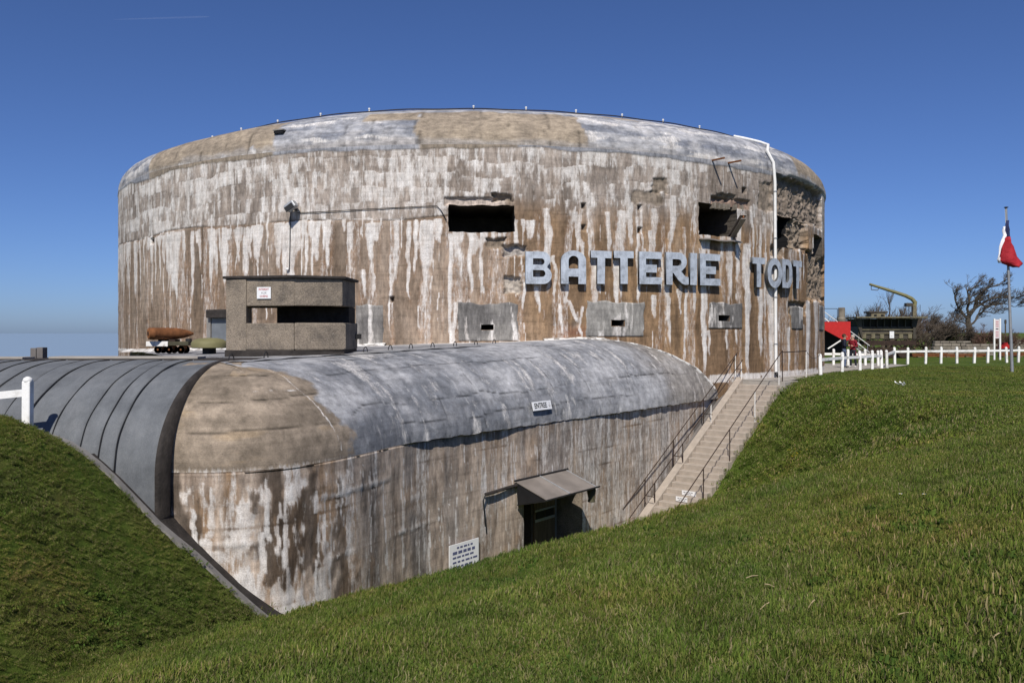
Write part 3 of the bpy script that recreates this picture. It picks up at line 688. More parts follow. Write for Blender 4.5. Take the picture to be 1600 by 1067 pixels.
for k in range(18):          # pale runs down the slope
    s0 = random.uniform(np.interp(560, Ix, Sw), np.interp(1090, Ix, Sw)); a0 = random.uniform(0.6, 2.8); L = random.uniform(0.4, 1.3); wd = random.uniform(0.012, 0.035)
    f = (AA - a0) / L
    mk = sm(1.0, 0.3, np.abs(SS - s0 - (fbm(AA * 2, AA * 0 + k, 2, 99) - 0.5) * 0.15) / wd) * sm(0, 0.1, f) * sm(1, 0.6, f) * 0.6
    cv = cv * (1 - .5 * mk[..., None]) + np.array((0.52, 0.50, 0.48)) * .5 * mk[..., None]
# wall colours
k1 = fbm(SS * 3.4, AA * 0.25, 4, 101); k2 = fbm(SS * 11, AA * 0.5, 4, 102); k3 = fbm(SS * 1.1, AA * 0.9, 5, 103); k4 = fbm(SS * 0.5, AA * 0.5, 3, 104)
leftw = sm(640, 470, IX)
cwall = lerp((0.50, 0.405, 0.325), (0.215, 0.168, 0.132), sm(0.36, 0.64, k1 * 0.55 + k4 * 0.3 + k2 * 0.15))
gry = sm(0.48, 0.66, fbm(SS * 1.5, AA * 0.2, 3, 105))[..., None] * 0.6 * (1 - leftw[..., None]); cwall = cwall * (1 - gry) + np.array((0.175, 0.165, 0.16)) * gry
orr = sm(0.48, 0.64, k3 * 0.6 + k1 * 0.4)[..., None] * (0.45 + 0.35 * leftw[..., None]); cwall = cwall * (1 - orr) + np.array((0.30, 0.19, 0.105)) * orr
dr_ = sm(0.52, 0.62, fbm(SS * 2.6, AA * 1.1, 4, 106))[..., None] * (0.30 + 0.55 * leftw[..., None]); cwall = cwall * (1 - dr_) + np.array((0.075, 0.058, 0.045)) * dr_
w2 = np.maximum(sm(0.50, 0.70, k2 * 0.65 + k3 * 0.35) * (0.5 + 0.2 * leftw), sm(0.55, 0.68, k1) * 0.55)
w2 = np.maximum(w2, (0.22 + 0.26 * sm(800, 940, IX)) * (0.5 + k2))
lowb = sm(4.9, 6.6, AA) * leftw
k5 = fbm(SS * 3.0, AA * 1.3, 5, 108)
w2 = np.maximum(w2, sm(0.44, 0.57, k5 + 0.03 * lowb) * lowb)
w2 = np.maximum(w2, sm(0.50, 0.62, k5) * leftw * 0.85 * sm(4.1, 4.4, AA))
w2 = w2 * (1 - 0.85 * dr_[..., 0] * leftw); white = w2
limeB = np.clip(white * 0.95, 0, 1) * (1 - isv)
def wdrip(x, a0, L, wd, k, cw_):
    s0 = np.interp(x, Ix, Sw); i0, i1 = np.searchsorted(Sw, [s0 - wd * 3 - .2, s0 + wd * 3 + .2])
    s, a = SS[i0:i1], AA[i0:i1]; f = (a - a0) / L
    pr = 1 - np.abs(s - s0 - (fbm(a * 1.5 + x, a * 0 + x, 3, 111) - .5) * .2) / (wd * np.clip(0.5 + 0.6 * f, .3, 1))
    v = (sm(0, .5, pr + (fbm(s * 9, a * 2, 3, 112) - .5) * .5) * sm(-.02, .05, f) * sm(1.03, .85, f) * k)[..., None]
    limeB[i0:i1] = np.maximum(limeB[i0:i1], v[..., 0] * (1 - isv[i0:i1]))
for k in range(210):
    x = random.uniform(285, 1100); wdrip(x, random.uniform(4.1, 6.4), random.uniform(.4, 2.0), random.uniform(.012, .05) * (1 + 0.9 * (x < 520)), random.uniform(.35, .9), cwall)
wj = np.abs(((AA - 4.0 + (vnoise(SS * 0.7, SS * 0, 121) - 0.5) * 0.1) / 0.5 + 0.5) % 1 - 0.5) * 0.5
rowi = np.round((AA - 4.0) / 0.5)
wjm = sm(0.02, 0.006, wj) * sm(0.55, 0.75, vnoise(SS * 0.8 + rowi * 7, rowi * 3.1, 122)) * (1 - isv)
cwall *= (1 - 0.22 * wjm)[..., None]; limeB *= 1 - .5 * wjm
limeB = np.maximum(limeB, isv * (1 - bei[..., 0]) * (.36 * sm(.50, .70, h2 * .6 + h1 * .4) + .12))
limeB = np.maximum(limeB, isv * .5 * sm(3.75, 3.95, AA) * leftw)
for (x, a0, a1, dr) in ((512, .9, 2.05, .05), (514, 2.0, 3.75, .42)):      # limed cracks in the plaster corner
    cx = np.interp(x, Ix, Sw) + dr * (AA - a0) / (a1 - a0) + (fbm(AA * 2.5, AA * 0 + x, 3, 118) - .5) * .12
    limeB = np.maximum(limeB, isv * (.45 + .5 * vnoise(AA * 3, AA * 0, 115)) * sm(.045, .008, np.abs(SS - cx)) * sm(a0, a0 + .05, AA) * sm(a1, a1 - .05, AA))
ch = 1.92 + (fbm(SS * 1.2, SS * 0, 4, 119) - .5) * .12
limeB = np.maximum(limeB, isv * .9 * sm(.035, .008, np.abs(AA - ch)) * sm(515, 500, IX) * sm(.3, .45, vnoise(SS * 1.1, SS * 0, 120)))
colB = cv * isv[..., None] + cwall * (1 - isv[..., None])
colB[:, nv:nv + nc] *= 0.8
# relief: rough broken edge under the roof, casting joints, pitted lime on the left
rel = (fbm(SS * 1.4, AA * 1.4, 4, 131) - 0.5) * (0.05 - 0.03 * isv) - 0.02 * cr - 0.003 * wjm + (1 - isv) * leftw * (k5 - 0.5) * 0.10 * sm(4.2, 4.6, AA)
brk = sm(3.45, 3.85, AA) * isv * sm(620, 690, IX) * sm(0.42, 0.58, fbm(SS * 1.7, SS * 0, 4, 132))
rel = rel * (1 - 0.8 * isv * sm(2.6, 3.4, AA) * sm(600, 660, IX)) - brk * 0.05 * fbm(SS * 5, AA * 5, 4, 133)
bulge = np.zeros(AA.shape); bulge = sm(4.05, 4.2, AA) * sm(4.75, 4.5, AA) * sm(0.4, 0.62, fbm(SS * 0.8, AA, 3, 134)) * sm(640, 560, IX)
rel = rel + bulge * 0.05
for a0, k in ((5.28, 1), (5.95, 2), (4.72, 3)):          # rough casting ledges on the left part of the wall
    al = a0 + (fbm(SS * 0.8, SS * 0 + k, 4, 136) - .5) * .16; on = sm(.38, .55, vnoise(SS * .7 + k * 5, SS * 0, 137)) * sm(760, 600, IX)
    led = sm(.10, .02, np.abs(AA - al)) * on; on = on * sm(.40, .56, h3); crv = 0; rel = rel + led * .014 * (.4 + 1.2 * h3); crv = sm(.05, .015, np.abs(AA - al - .07)) * on
    crv = crv * sm(.42, .56, fbm(SS * 5, AA * 5, 3, 138)); colB *= (1 - .5 * crv)[..., None]; limeB = np.clip(limeB * (1 - .6 * crv) + .25 * led * (1 - isv), 0, 1); rel = rel - .008 * crv
VB[..., 0] += rel * ns[..., 0]; VB[..., 1] += rel * ns[..., 1]
VB[:, :nv, 2] += rel[:, :nv] * np.cos(th)[None, :]
zrag = (fbm(SS * 5, SS * 0, 4, 135) - 0.5) * 0.07 * sm(600, 680, IX)
VB[:, nv - 4:nv + nc, 2] += zrag[:, nv - 4:nv + nc] * 0.8
# doorway
def wall_at(px):
    i = int(np.argmin(np.abs(Ix - px))); return i
d0, d1 = wall_at(820), wall_at(912); yz = Wp[d0][1]
zdt = EYE - (771 - HOR) / F * Wp[d0][1]
kb = np.ones((nW - 1, AA.shape[1] - 1), bool)
zmid = (ZB[:-1, :-1] + ZB[1:, 1:]) / 2
ji = np.where((zmid[0] < zdt) & (np.arange(AA.shape[1] - 1) > nv + nc))[0]
kb[d0:d1, ji[0]:] = False
kb &= ~((np.hypot(VB[:-1, :-1, 0] - C.x, VB[:-1, :-1, 1] - C.y) < RAD - 0.9))
kv = kb.copy(); kv[:, nv - 1:] = False; kw = kb.copy(); kw[:, :nv - 1] = False
link('rounded_roof_edge', grid_mesh('rounded_roof_edge', VB, kv, colB, limeB), M_VAULT, eb)
link('wall', grid_mesh('wall', VB, kw, colB, limeB), M_CON, eb)
# flat roof behind the rounded edge, up to the round bunker
inner = VB[:, 0, :]
ti = np.arange(0, nW, 4); nt_ = 40
VT = np.zeros((len(ti), nt_, 3))
for a, i in enumerate(ti):
    p = inner[i].copy(); tx = np.interp(Sw[i], [Sw[0], np.interp(560, Ix, Sw), Sw[-1]], [-17.5, -5.5, 9.0])
    ty = C.y - math.sqrt(max((RAD - 0.5) ** 2 - (tx - C.x) ** 2, 1)); 
    zt_ = np.interp(tx, [-18, -6, 3, 9], [1.02, 1.38, 1.62, 1.3])
    for k in range(nt_):
        f = k / (nt_ - 1); VT[a, k] = (p[0] * (1 - f) + tx * f, p[1] * (1 - f) + ty * f, p[2] * (1 - f) + zt_ * f)
su, sv_ = VT[..., 0], VT[..., 1]
tc_ = lerp((0.33, 0.325, 0.325), (0.20, 0.20, 0.21), sm(0.35, 0.65, fbm(su * 0.6, sv_ * 0.6, 4, 141)))
wl = sm(0.9, 0.5, np.abs(np.hypot(su - C.x, sv_ - C.y) - RAD) + (fbm(su, sv_, 3, 142) - .5) * 0.9)[..., None]
tc_ = tc_ * (1 - wl) + np.array((0.70, 0.69, 0.67)) * wl
VT[..., 2] += (fbm(su * 0.5, sv_ * 0.5, 3, 143) - 0.5) * 0.06 * sm(0, 4, np.arange(nt_))[None, :]
link('flat_roof', grid_mesh('flat_roof', VT, None, tc_), M_FLATROOF, eb)
# white mortar fillet where the roof meets the round bunker
M_CHIPS = simple('broken_white_mortar', (0.70, 0.685, 0.655), 0.9, scale=4.5, c2=(0.26, 0.235, 0.21), lo=0.43, hi=0.52, bmp=0.02)
for t0_, t1_ in ((-16.5, -4.4), (1.1, 3.3)):
  fz = []
  for tx in np.linspace(t0_, t1_, 90):
    ps_ = math.asin((tx - C.x) / RAD); zt_ = np.interp(tx, [-18, -6, 3, 9], [1.02, 1.38, 1.62, 1.3]); jz = 0.05 * (float(fbm(tx * 2.3, 0.0, 3, 145)) - .5)
    fz.append([dpt(ps_, RAD + 0.45 + jz * 4, zt_ - 0.04), dpt(ps_, RAD + 0.22, zt_ + 0.03 + jz), dpt(ps_, RAD - 0.08, zt_ + 0.11 + jz * 2)])
  link('white_fillet', grid_mesh('white_fillet', np.array([[list(v) for v in r] for r in fz])), M_CHIPS, eb)
jp = []
for i in range(wall_at(880), nW - 2, 3):
    dd = np.hypot(VB[i, :nv, 0] - C.x, VB[i, :nv, 1] - C.y); cr_i = np.where((dd[:-1] < RAD + 0.03) & (dd[1:] >= RAD + 0.03))[0]
    if len(cr_i): jp.append(Vector(VB[i, cr_i[0] + 1]))
if len(jp) > 3: MB().tube(jp, [0.03 + 0.03 * float(vnoise(k * .3, 0.0, 3)) for k in range(len(jp))], 6).build('white_fillet', M_CHIPS, eb, smooth=True)
# iron hoops and a tarred crack along the top of the edge
for x in (575, 637, 706, 740, 773, 803, 834, 865, 893, 918):
    i = wall_at(np.interp(x, [560, 930], [505, 905])); p = Vector(inner[i]); u = Vector((*(tang[sl_][i]), 0))
    MB().tube([p + u * 0.07 * math.cos(a) + Vector((0, 0, 0.02 + 0.13 * math.sin(a))) for a in np.linspace(0.0, math.pi, 9)], 0.013, 5).build('iron_hoop', M_IRON, eb)
i0, i1 = wall_at(470), wall_at(860)
MB().tube([Vector(VB[i, 6]) + Vector((0, 0, 0.0 + 0.01 * math.sin(i))) for i in range(i0, i1, 5)], 0.022, 5).build('tar_joint', M_TAR, eb)
# doorway recess
pL, pR = Vector((*Wp[d0], 0)), Vector((*Wp[d1], 0)); uB = (pR - pL).normalized(); nB = Vector((uB.y, -uB.x, 0)); wB = (pR - pL).length
ov = float(over[d0]) * 0.9; pL -= nB * ov; pR -= nB * ov
def slab(a, b, dep, z0, z1, d_off=0.0):
    """vertical slab between two fractions of the doorway, set d_off behind the wall, dep thick"""
    m_ = MB(); A = pL + uB * a * wB - nB * d_off; B = pL + uB * b * wB - nB * d_off
    m_.add([A + Vector((0, 0, z0)), B + Vector((0, 0, z0)), B - nB * dep + Vector((0, 0, z0)), A - nB * dep + Vector((0, 0, z0)),
            A + Vector((0, 0, z1)), B + Vector((0, 0, z1)), B - nB * dep + Vector((0, 0, z1)), A - nB * dep + Vector((0, 0, z1))],
           [(0, 3, 2, 1), (4, 5, 6, 7), (0, 1, 5, 4), (1, 2, 6, 5), (2, 3, 7, 6), (3, 0, 4, 7)]); return m_
zb0 = FLOORZ - 0.3; ztop = zdt + 0.06
slab(-0.06, 0.015, 2.5, zb0, ztop + .1, 0.02).build('jamb', M_DARKCON, eb)
slab(1.0, 1.06, 1.0, zb0, ztop + .1, 0.02).build('jamb', M_DARKCON, eb)
slab(-0.06, 1.06, 2.5, ztop - 0.06, ztop + 0.12, 0.03).build('lintel', M_DARKCON, eb)
slab(-0.06, 1.06, 0.1, zb0, ztop, 2.5).build('passage_end', M_BLACK, eb)  # black end wall paints the darkness of the passage
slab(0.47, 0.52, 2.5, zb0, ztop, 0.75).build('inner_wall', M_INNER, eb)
slab(0.0, 1.0, 2.4, zb0, FLOORZ, 0.1).build('threshold', M_STEP, eb)
slab(0.015, 0.10, 0.04, FLOORZ, ztop - .05, 0.5).build('door_leaf', M_STEEL, eb)
dl = slab(0.50, 0.86, 0.06, FLOORZ, ztop - 0.06, 0.7).build('board_screen', M_WOOD, eb)
zw = EYE - (815 - HOR) / F * 23.2
for a, b_ in ((0.53, 0.675), (0.69, 0.83)):
    slab(a, b_, 0.02, zw - 0.10, zw + 0.10, 0.685).build('dark_panel', M_BLACK, dl)
slab(0.51, 0.85, 0.012, zw + 0.11, zw + 0.16, 0.685).build('rail_strip', M_GALV, dl); slab(0.51, 0.85, 0.012, zw - 0.19, zw - 0.11, 0.685).build('rail_strip', M_GALV, dl)
slab(0.86, 0.885, 0.08, FLOORZ, ztop - 0.06, 0.69).build('post', M_STEEL, eb)

# ------------------------------------------------------------------ felt covered gallery on the left
fg = empty('felt_gallery', (-11, 16.5, -1), 'vaulted gallery roofed with grey felt strips, left of concrete entrance block', 'gallery')
edges = [-6.13, -6.92, -7.22, -7.57, -8.12, -8.70, -9.13, -9.66, -10.12, -10.62, -11.05, -11.55, -12.05, -12.6, -13.2, -14.0, -15.0, -16.2]
def felt_pt(X, t, off):
    """t 0..1 round the vault from the ridge to the wall foot; off = lift above the shell"""
    if t < 0.7:
        a = t / 0.7 * math.pi / 2; y = 17.95 - (3.52 + off) * math.sin(a) ** 0.92; z = ZC + (1.90 + off) * math.cos(a)
    else: y = 14.43 - off; z = ZC - (t - 0.7) / 0.3 * 2.6
    return Vector((X, y, z))
ts = [i / 60 for i in range(61)]
for k in range(len(edges) - 1):
    xa, xb = edges[k], edges[k + 1]; o = 0.012 if k % 2 else 0.0
    nX = 6; Vf = np.zeros((nX + 2, len(ts) + 1, 3))
    for i in range(nX + 2):
        f = min(max(i - 0.5, 0), nX) / nX if 0 < i < nX + 1 else (0 if i == 0 else 1)
        X = xa + (xb - 0.03 - xa) * f
        for j, t in enumerate(ts):
            wob = 0.035 * (fbm(X * 2.2, t * 8, 3, 7) - 0.5)
            Vf[i, j + 1] = felt_pt(X, t, o + wob if 0 < i < nX + 1 else -0.03)
        Vf[i, 0] = felt_pt(X, 0, o) + Vector((0, 0.4, 0.0))
    link('felt_strip', grid_mesh('felt_strip', Vf), M_FELT, fg)
    if k: MB().tube([felt_pt(xa + 0.008 * math.sin(j * 0.5 + k), t, 0.010) for j, t in enumerate(ts[:58])], 0.009 + 0.003 * (k % 3), 5).build('tar_seam', M_TAR, fg)
for (xa, xb, t) in ((edges[1], edges[2], 0.80), (-11.05, -11.55, 0.62)):
    MB().tube([felt_pt(xa, t, 0.012), felt_pt(xb, t, 0.012)], 0.015, 5).build('tar_seam', M_TAR, fg)
# thick tarred end of the felt roof, facing the concrete
Ve = np.zeros((3, len(ts), 3))
for j, t in enumerate(ts):
    a = felt_pt(-6.105, t, 0.02); q = a.copy()
    fr = min(1, t / 0.25); q.y += 0.62 * fr; q.z -= 0.10 * (1 - fr) * (t > 0)
    Ve[0, j] = a + Vector((-0.1, 0, 0)); Ve[1, j] = a; Ve[2, j] = q
link('tarred_end', grid_mesh('tarred_end', Ve), M_TARSHADE, fg)
# ridge walk: pale kerb strip, back of the gallery
MB().box((-11.2, 18.75, 1.20), 11.0, 1.3, 0.14).build('roof_slab', M_TARSHADE, fg, bevel=0.02)
MB().box((-8.6, 18.6, 1.30), 3.3, 0.5, 0.05).build('kerb_strip', M_PATH, fg, bevel=0.01)
MB().box((-12.9, 18.7, 1.285), 4.0, 0.5, 0.05, 0.012).build('kerb_strip', M_PATH, fg, bevel=0.01)
MB().box((-11.2, 19.5, -0.6), 11.0, 0.2, 3.3).build('back_wall', M_TARSHADE, fg)
# concrete edging along the foot of the bank
def bank_z(X, Y): return float(terrain(np.array([X]), np.array([Y]))[0])
ek = empty('edging_kerb', (-6, 14.1, -1.5), 'sloping concrete edging between grassy bank and bunker wall', 'kerb')
kp = [Vector((x, 14.16 if x < -6 else 14.16 + 0.30 * min(1, (x + 6) / 0.6) + (0.25 * max(0, x + 5.2)), 0)) for x in np.arange(-8.3, -3.3, 0.25)]
for a, b_ in zip(kp[:-1], kp[1:]):
    za, zb_ = bank_z(a.x, a.y) + 0.05, bank_z(b_.x, b_.y) + 0.05
    MB().add([(a.x, a.y - .09, za - .3), (a.x, a.y + .09, za - .3), (a.x, a.y + .09, za), (a.x, a.y - .09, za), (b_.x, b_.y - .09, zb_ - .3), (b_.x, b_.y + .09, zb_ - .3), (b_.x, b_.y + .09, zb_), (b_.x, b_.y - .09, zb_)],
             [(0, 1, 2, 3), (7, 6, 5, 4), (3, 2, 6, 7), (0, 3, 7, 4), (1, 5, 6, 2), (0, 4, 5, 1)]).build('kerb_stone', M_PANEL, ek)
for a, b_ in zip(kp[4:-1], kp[5:]):
    za, zb_ = bank_z(a.x, a.y) - .02, bank_z(b_.x, b_.y) - .02
    MB().add([(a.x, a.y + .092, za), (a.x, a.y + 1.1, za - .05), (b_.x, b_.y + 1.1, zb_ - .05), (b_.x, b_.y + .092, zb_)], [(0, 1, 2, 3)]).build('gutter_slab', M_TARSHADE, ek)  # dark colour paints the shadow in the gap between kerb and wall
# vent block on the gallery ridge
vb = empty('vent_block', (-10.9, 19.2, 1.27), 'small grey block vent standing on ridge of felt gallery roof', 'vent')
MB().box((-11.02, 19.2, 1.38), 0.13, 0.2, 0.24).build('left_block', M_PANEL2, vb, bevel=0.008); MB().box((-10.86, 19.18, 1.39), 0.14, 0.2, 0.25).build('right_block', M_PANEL2, vb, bevel=0.008)

# ------------------------------------------------------------------ text and plates
def text_mesh(txt, size, extrude=0.004, bold=0.0):
    cu = bpy.data.curves.new('t', 'FONT'); cu.body = txt; cu.size = size; cu.extrude = extrude; cu.offset = bold
    cu.align_x = 'CENTER'; cu.align_y = 'CENTER'; cu.resolution_u = 3
    o = bpy.data.objects.new('t', cu); COL.objects.link(o)
    dg = bpy.context.evaluated_depsgraph_get(); me = bpy.data.meshes.new_from_object(o.evaluated_get(dg))
    bpy.data.objects.remove(o); bpy.data.curves.remove(cu); return me
def frame_matrix(o, u, v):
    u = Vector(u).normalized(); v = Vector(v).normalized(); nrm = u.cross(v).normalized(); v = nrm.cross(u)
    M = Matrix((u, v, nrm)).transposed().to_4x4(); M.translation = Vector(o); return M
def plate(name, centre, u, v, wd, ht, label, cat, mat=M_PLATE, thick=0.02):
    """flat board; returns its Empty and a function that prints on it"""
    M = frame_matrix(centre, u, v); nrm = Vector((M[0][2], M[1][2], M[2][2]))
    root = empty(name, centre, label, cat)
    bo = MB().obox(Vector(centre), Vector(u).normalized() * wd / 2, Vector(M.col[1][:3]) * ht / 2, nrm * thick / 2).build('board', mat, root, bevel=0.004)
    def put(txt, x, y, size, ink=M_INK, sx=1.0, bold=0.0):
        me = text_mesh(txt, size, 0.002, bold)
        me.transform(Matrix.Diagonal((sx, 1, 1, 1))); me.transform(Matrix.Translation((x, y, thick / 2 + 0.003))); me.transform(M)
        return link('lettering', me, ink, root)
    def bar(x, y, w_, h_, ink=M_INK, rot=0):
        m_ = MB(); c_ = M @ Vector((x, y, thick / 2 + 0.002)); uu = Vector(M.col[0][:3]); vv = Vector(M.col[1][:3])
        m_.obox(c_, (uu * math.cos(rot) + vv * math.sin(rot)) * w_ / 2, (vv * math.cos(rot) - uu * math.sin(rot)) * h_ / 2, nrm * 0.002); return m_.build('print', ink, root)
    return root, put, bar

# ------------------------------------------------------------------ the big letters BATTERIE TODT
def arc_(cx, cy, rx, ry, a0, a1, n=14): return [(cx + rx * math.cos(R_(a0 + (a1 - a0) * i / n)), cy + ry * math.sin(R_(a0 + (a1 - a0) * i / n))) for i in range(n + 1)]
def glyph(ch, W, s=0.24):
    """outlines on a cell W wide and 1 high; s = stroke"""
    h = s * 0.92
    if ch == 'B':
        return [[(0, 0)] + arc_(W - .27, .27, .27, .27, -90, 62, 12) + arc_(W - .29, .755, .245, .245, -50, 90, 10) + [(0, 1)],
                [(s, h)] + arc_(W - .30, .325, .10, .105, -90, 90, 8) + [(s, .43)], [(s, .60)] + arc_(W - .32, .69, .09, .10, -90, 90, 8) + [(s, .79)]]
    if ch == 'A':
        r = W / 2; ri = r - s
        return [[(0, 0), (s, 0), (s, .22), (W - s, .22), (W - s, 0), (W, 0)] + arc_(r, 1 - r * .78, r, r * .78, 0, 180, 18),
                [(s, .46), (W - s, .46)] + arc_(r, .70, ri, .11 + ri * .2, 0, 180, 12)]
    if ch == 'T': a = (W - s * 1.05) / 2; return [[(a, 0), (W - a, 0), (W - a, 1 - h), (W, 1 - h), (W, 1), (0, 1), (0, 1 - h), (a, 1 - h)]]
    if ch == 'E': return [[(0, 0), (W, 0), (W, h), (s, h), (s, .36), (W * .78, .36), (W * .78, .60), (s, .60), (s, 1 - h), (W, 1 - h), (W, 1), (0, 1)]]
    if ch == 'I': return [[(0, 0), (W, 0), (W, 1), (0, 1)]]
    if ch == 'D':
        return [[(0, 0)] + arc_(W - .42 * W, .42, .42 * W, .42, -90, 0, 8) + arc_(W - .42 * W, .58, .42 * W, .42, 0, 90, 8) + [(0, 1)],
                [(s, h * .9)] + arc_(W - .5 * W, .40, .5 * W - s, .20, -90, 0, 6) + arc_(W - .5 * W, .60, .5 * W - s, .20, 0, 90, 6) + [(s, 1 - h * .9)]]
    if ch == 'O': return [arc_(W / 2, .5, W / 2, .5, 0, 360, 32)[:-1], arc_(W / 2, .5, W / 2 - s, .5 - h, 0, 360, 28)[:-1]]
    if ch == 'R':
        return [[(0, 0), (s, 0), (s, .36), (s + .04, .36)] + [(W * .52, .16), (W * .70, .04), (W * .86, 0), (W, .02), (W, .24), (W * .84, .27), (W * .66, .42)] + arc_(W * .56, .72, .36 * W, .28, -50, 90, 12) + [(0, 1)],
                [(s, .58), (W * .52, .58)] + arc_(W * .54, .69, .12 * W + .02, .10, -90, 90, 8) + [(s, .79)]]
LET = [('B', 821, 862, 393.2, 443.7), ('A', 876.5, 915.5, 391.5, 443.7), ('T', 923, 955, 392, 443.5), ('T', 960, 990.5, 392.3, 443.5), ('E', 999, 1034, 393.5, 444), ('R', 1041, 1076, 394.5, 445),
       ('I', 1078.5, 1089, 395.5, 445.3), ('E', 1094, 1125.5, 396.8, 446), ('T', 1176, 1195.5, 402.5, 448.6), ('O', 1199, 1222, 403.5, 450), ('D', 1222.5, 1238, 405.5, 450), ('T', 1239.5, 1253, 407.5, 451)]
nth = ['first letter, left of the row', 'second letter, beside the B', 'third letter, left one of the T pair', 'fourth letter, right one of the T pair', 'fifth letter, between T and R', 'sixth letter, between E and I', 'seventh letter, a single upright bar', 'last letter of the long word',
       'first letter of the short word', 'round letter crossed by the white downpipe', 'letter right of the downpipe', 'last letter of the short word, near broken corner']
for (ch, x0, x1, y0, y1), lab in zip(LET, nth):
    r = RAD + 0.24; ym = (y0 + y1) / 2
    pa, _ = dhit(x0, ym, r); pb, _ = dhit(x1, ym, r); _, zb = dhit((x0 + x1) / 2, y1, r); _, zt = dhit((x0 + x1) / 2, y0, r)
    pm = (pa + pb) / 2; wd = 2 * r * math.tan((pb - pa) / 2); H = zt - zb
    cu = bpy.data.curves.new('l', 'CURVE'); cu.dimensions = '2D'; cu.fill_mode = 'BOTH'; cu.extrude = 0.055
    for loop in glyph(ch, wd / H, 0.235):
        sp = cu.splines.new('POLY'); sp.points.add(len(loop) - 1); sp.use_cyclic_u = True
        for q, (a, b_) in zip(sp.points, loop): q.co = ((a - wd / H / 2) * H, b_ * H, 0, 1)
    o = bpy.data.objects.new('l', cu); COL.objects.link(o); dg = bpy.context.evaluated_depsgraph_get()
    me = bpy.data.meshes.new_from_object(o.evaluated_get(dg)); bpy.data.objects.remove(o)
    u = Vector((math.cos(pm), math.sin(pm), 0)); cpos = dpt(pm, r - 0.055, zb)
    me.transform(Matrix.Rotation(R_(random.uniform(-.7, .7)), 4, 'Z')); me.transform(frame_matrix((0, 0, 0), u, (0, 0, 1)))
    root = link('wall_letter', me, M_ZINC); root.location = cpos
    me.materials.append(M_LETTERSIDE); nrm = Vector((math.sin(pm), -math.cos(pm), 0))
    for p in me.polygons: p.material_index = 0 if p.normal.dot(nrm) > 0.7 else 1
    tag(root, f'big grey letter {ch} on bunker wall, {lab}', 'letter', 'letters on the bunker wall')
    for fz in (0.2, 0.8):
        MB().tube([dpt(pm, RAD - 0.05, zb + H * fz), dpt(pm, r - 0.12, zb + H * fz)], 0.015, 6).build('fixing_bolt', M_IRON, root)

# ------------------------------------------------------------------ fittings of the round bunker
dp = empty('downpipe', dpt(dhit(1212, 590)[0], RAD + .1, 0), 'white rainwater downpipe running down the bunker wall past the letter O', 'pipe')
path = []
for (x, a_) in ((1143, 2.9), (1158, 2.6), (1170, 2.35), (1184, 2.0), (1197, 1.45), (1203, 0.8), (1206, 0.3)):
    i = int(np.searchsorted(arc, a_)); p_ = ang(x) if a_ < 1 else dhit(x, 215 + (2.9 - a_) * 18, RR[i])[0]
    path.append(dpt(p_, RR[i] + 0.10, ZR[i] + 0.06))
pd0 = dhit(1207, 300)[0]
for z in (8.0, 7.0, 6.0, 5.0, 4.0, 3.0, 2.0, 1.0, 0.22): path.append(dpt(pd0 + 0.0006 * (8 - z), RAD + 0.11, z))
MB().tube(path, 0.062, 10).build('pipe', M_WHITE, dp, smooth=True)
for z in (7.6, 5.7, 3.3, 1.4):
    MB().tube([dpt(pd0 + 0.0006 * (8 - z), RAD + 0.11, z - 0.02), dpt(pd0 + 0.0006 * (8 - z), RAD + 0.11, z + 0.02)], 0.08, 10).build('clip', M_GALV, dp)
e0 = path[-1]; MB().tube([e0 + Vector((0, 0, 0.02)), e0 + Vector((0.02, -0.06, -0.10)), e0 + Vector((0.05, -0.2, -0.14))], 0.066, 10).build('outlet_elbow', M_IRON, dp, smooth=True)
for k, (x, y, lab) in enumerate([(1112, 251, 'rusty iron bar sticking out of the wall, left of a pair high under the roof'), (1137, 255, 'rusty iron bar sticking out of the wall, right of a pair high under the roof')]):
    p, z = dhit(x, y); a = dpt(p, RAD - 0.1, z); b_ = dpt(p, RAD + 0.66, z - 0.02)
    tag(MB().obox((a + b_) / 2, (b_ - a) / 2, Vector((math.cos(p), math.sin(p), 0)) * 0.03, (0, 0, 0.03)).build('iron_bar', M_RUST), lab, 'bar', 'iron bars in the bunker wall')
# broken beam leaning out of the right opening, and the bent sill plate below it
p1, z1 = dhit(1148, 372); a = dpt(p1, RAD - 0.25, z1 + 0.02); p2, z2 = dhit(1160, 336, RAD + 0.95); b_ = dpt(p2, RAD + 1.0, z2)
d_ = (b_ - a).normalized(); sd = d_.cross(Vector((0, 0, 1))).normalized(); upv = sd.cross(d_)
beam = empty('broken_beam', a, 'broken steel beam leaning out of the right-hand window opening', 'beam')
MB().obox((a + b_) / 2, (b_ - a) / 2, sd * 0.12, upv * 0.018).build('flange', M_SHEET, beam); MB().obox((a + b_) / 2 - upv * 0.07, (b_ - a) / 2 * 0.98, sd * 0.02, upv * 0.055).build('web', M_RUST, beam)
MB().obox((a + b_) / 2 - upv * 0.14, (b_ - a) / 2 * 0.95, sd * 0.10, upv * 0.014).build('flange', M_SHEET, beam)
pa, za = dhit(1092, 371); pb, _ = dhit(1152, 374)
sill = empty('window_sill_plate', dpt((pa + pb) / 2, RAD, za), 'bent sill plate projecting below the right-hand window opening', 'sill')
pts = []
for i in range(9):
    p = pa + (pb - pa) * i / 8; z = za + 0.02 * math.sin(i * 1.3); pts.append((p, z))
m_ = MB()
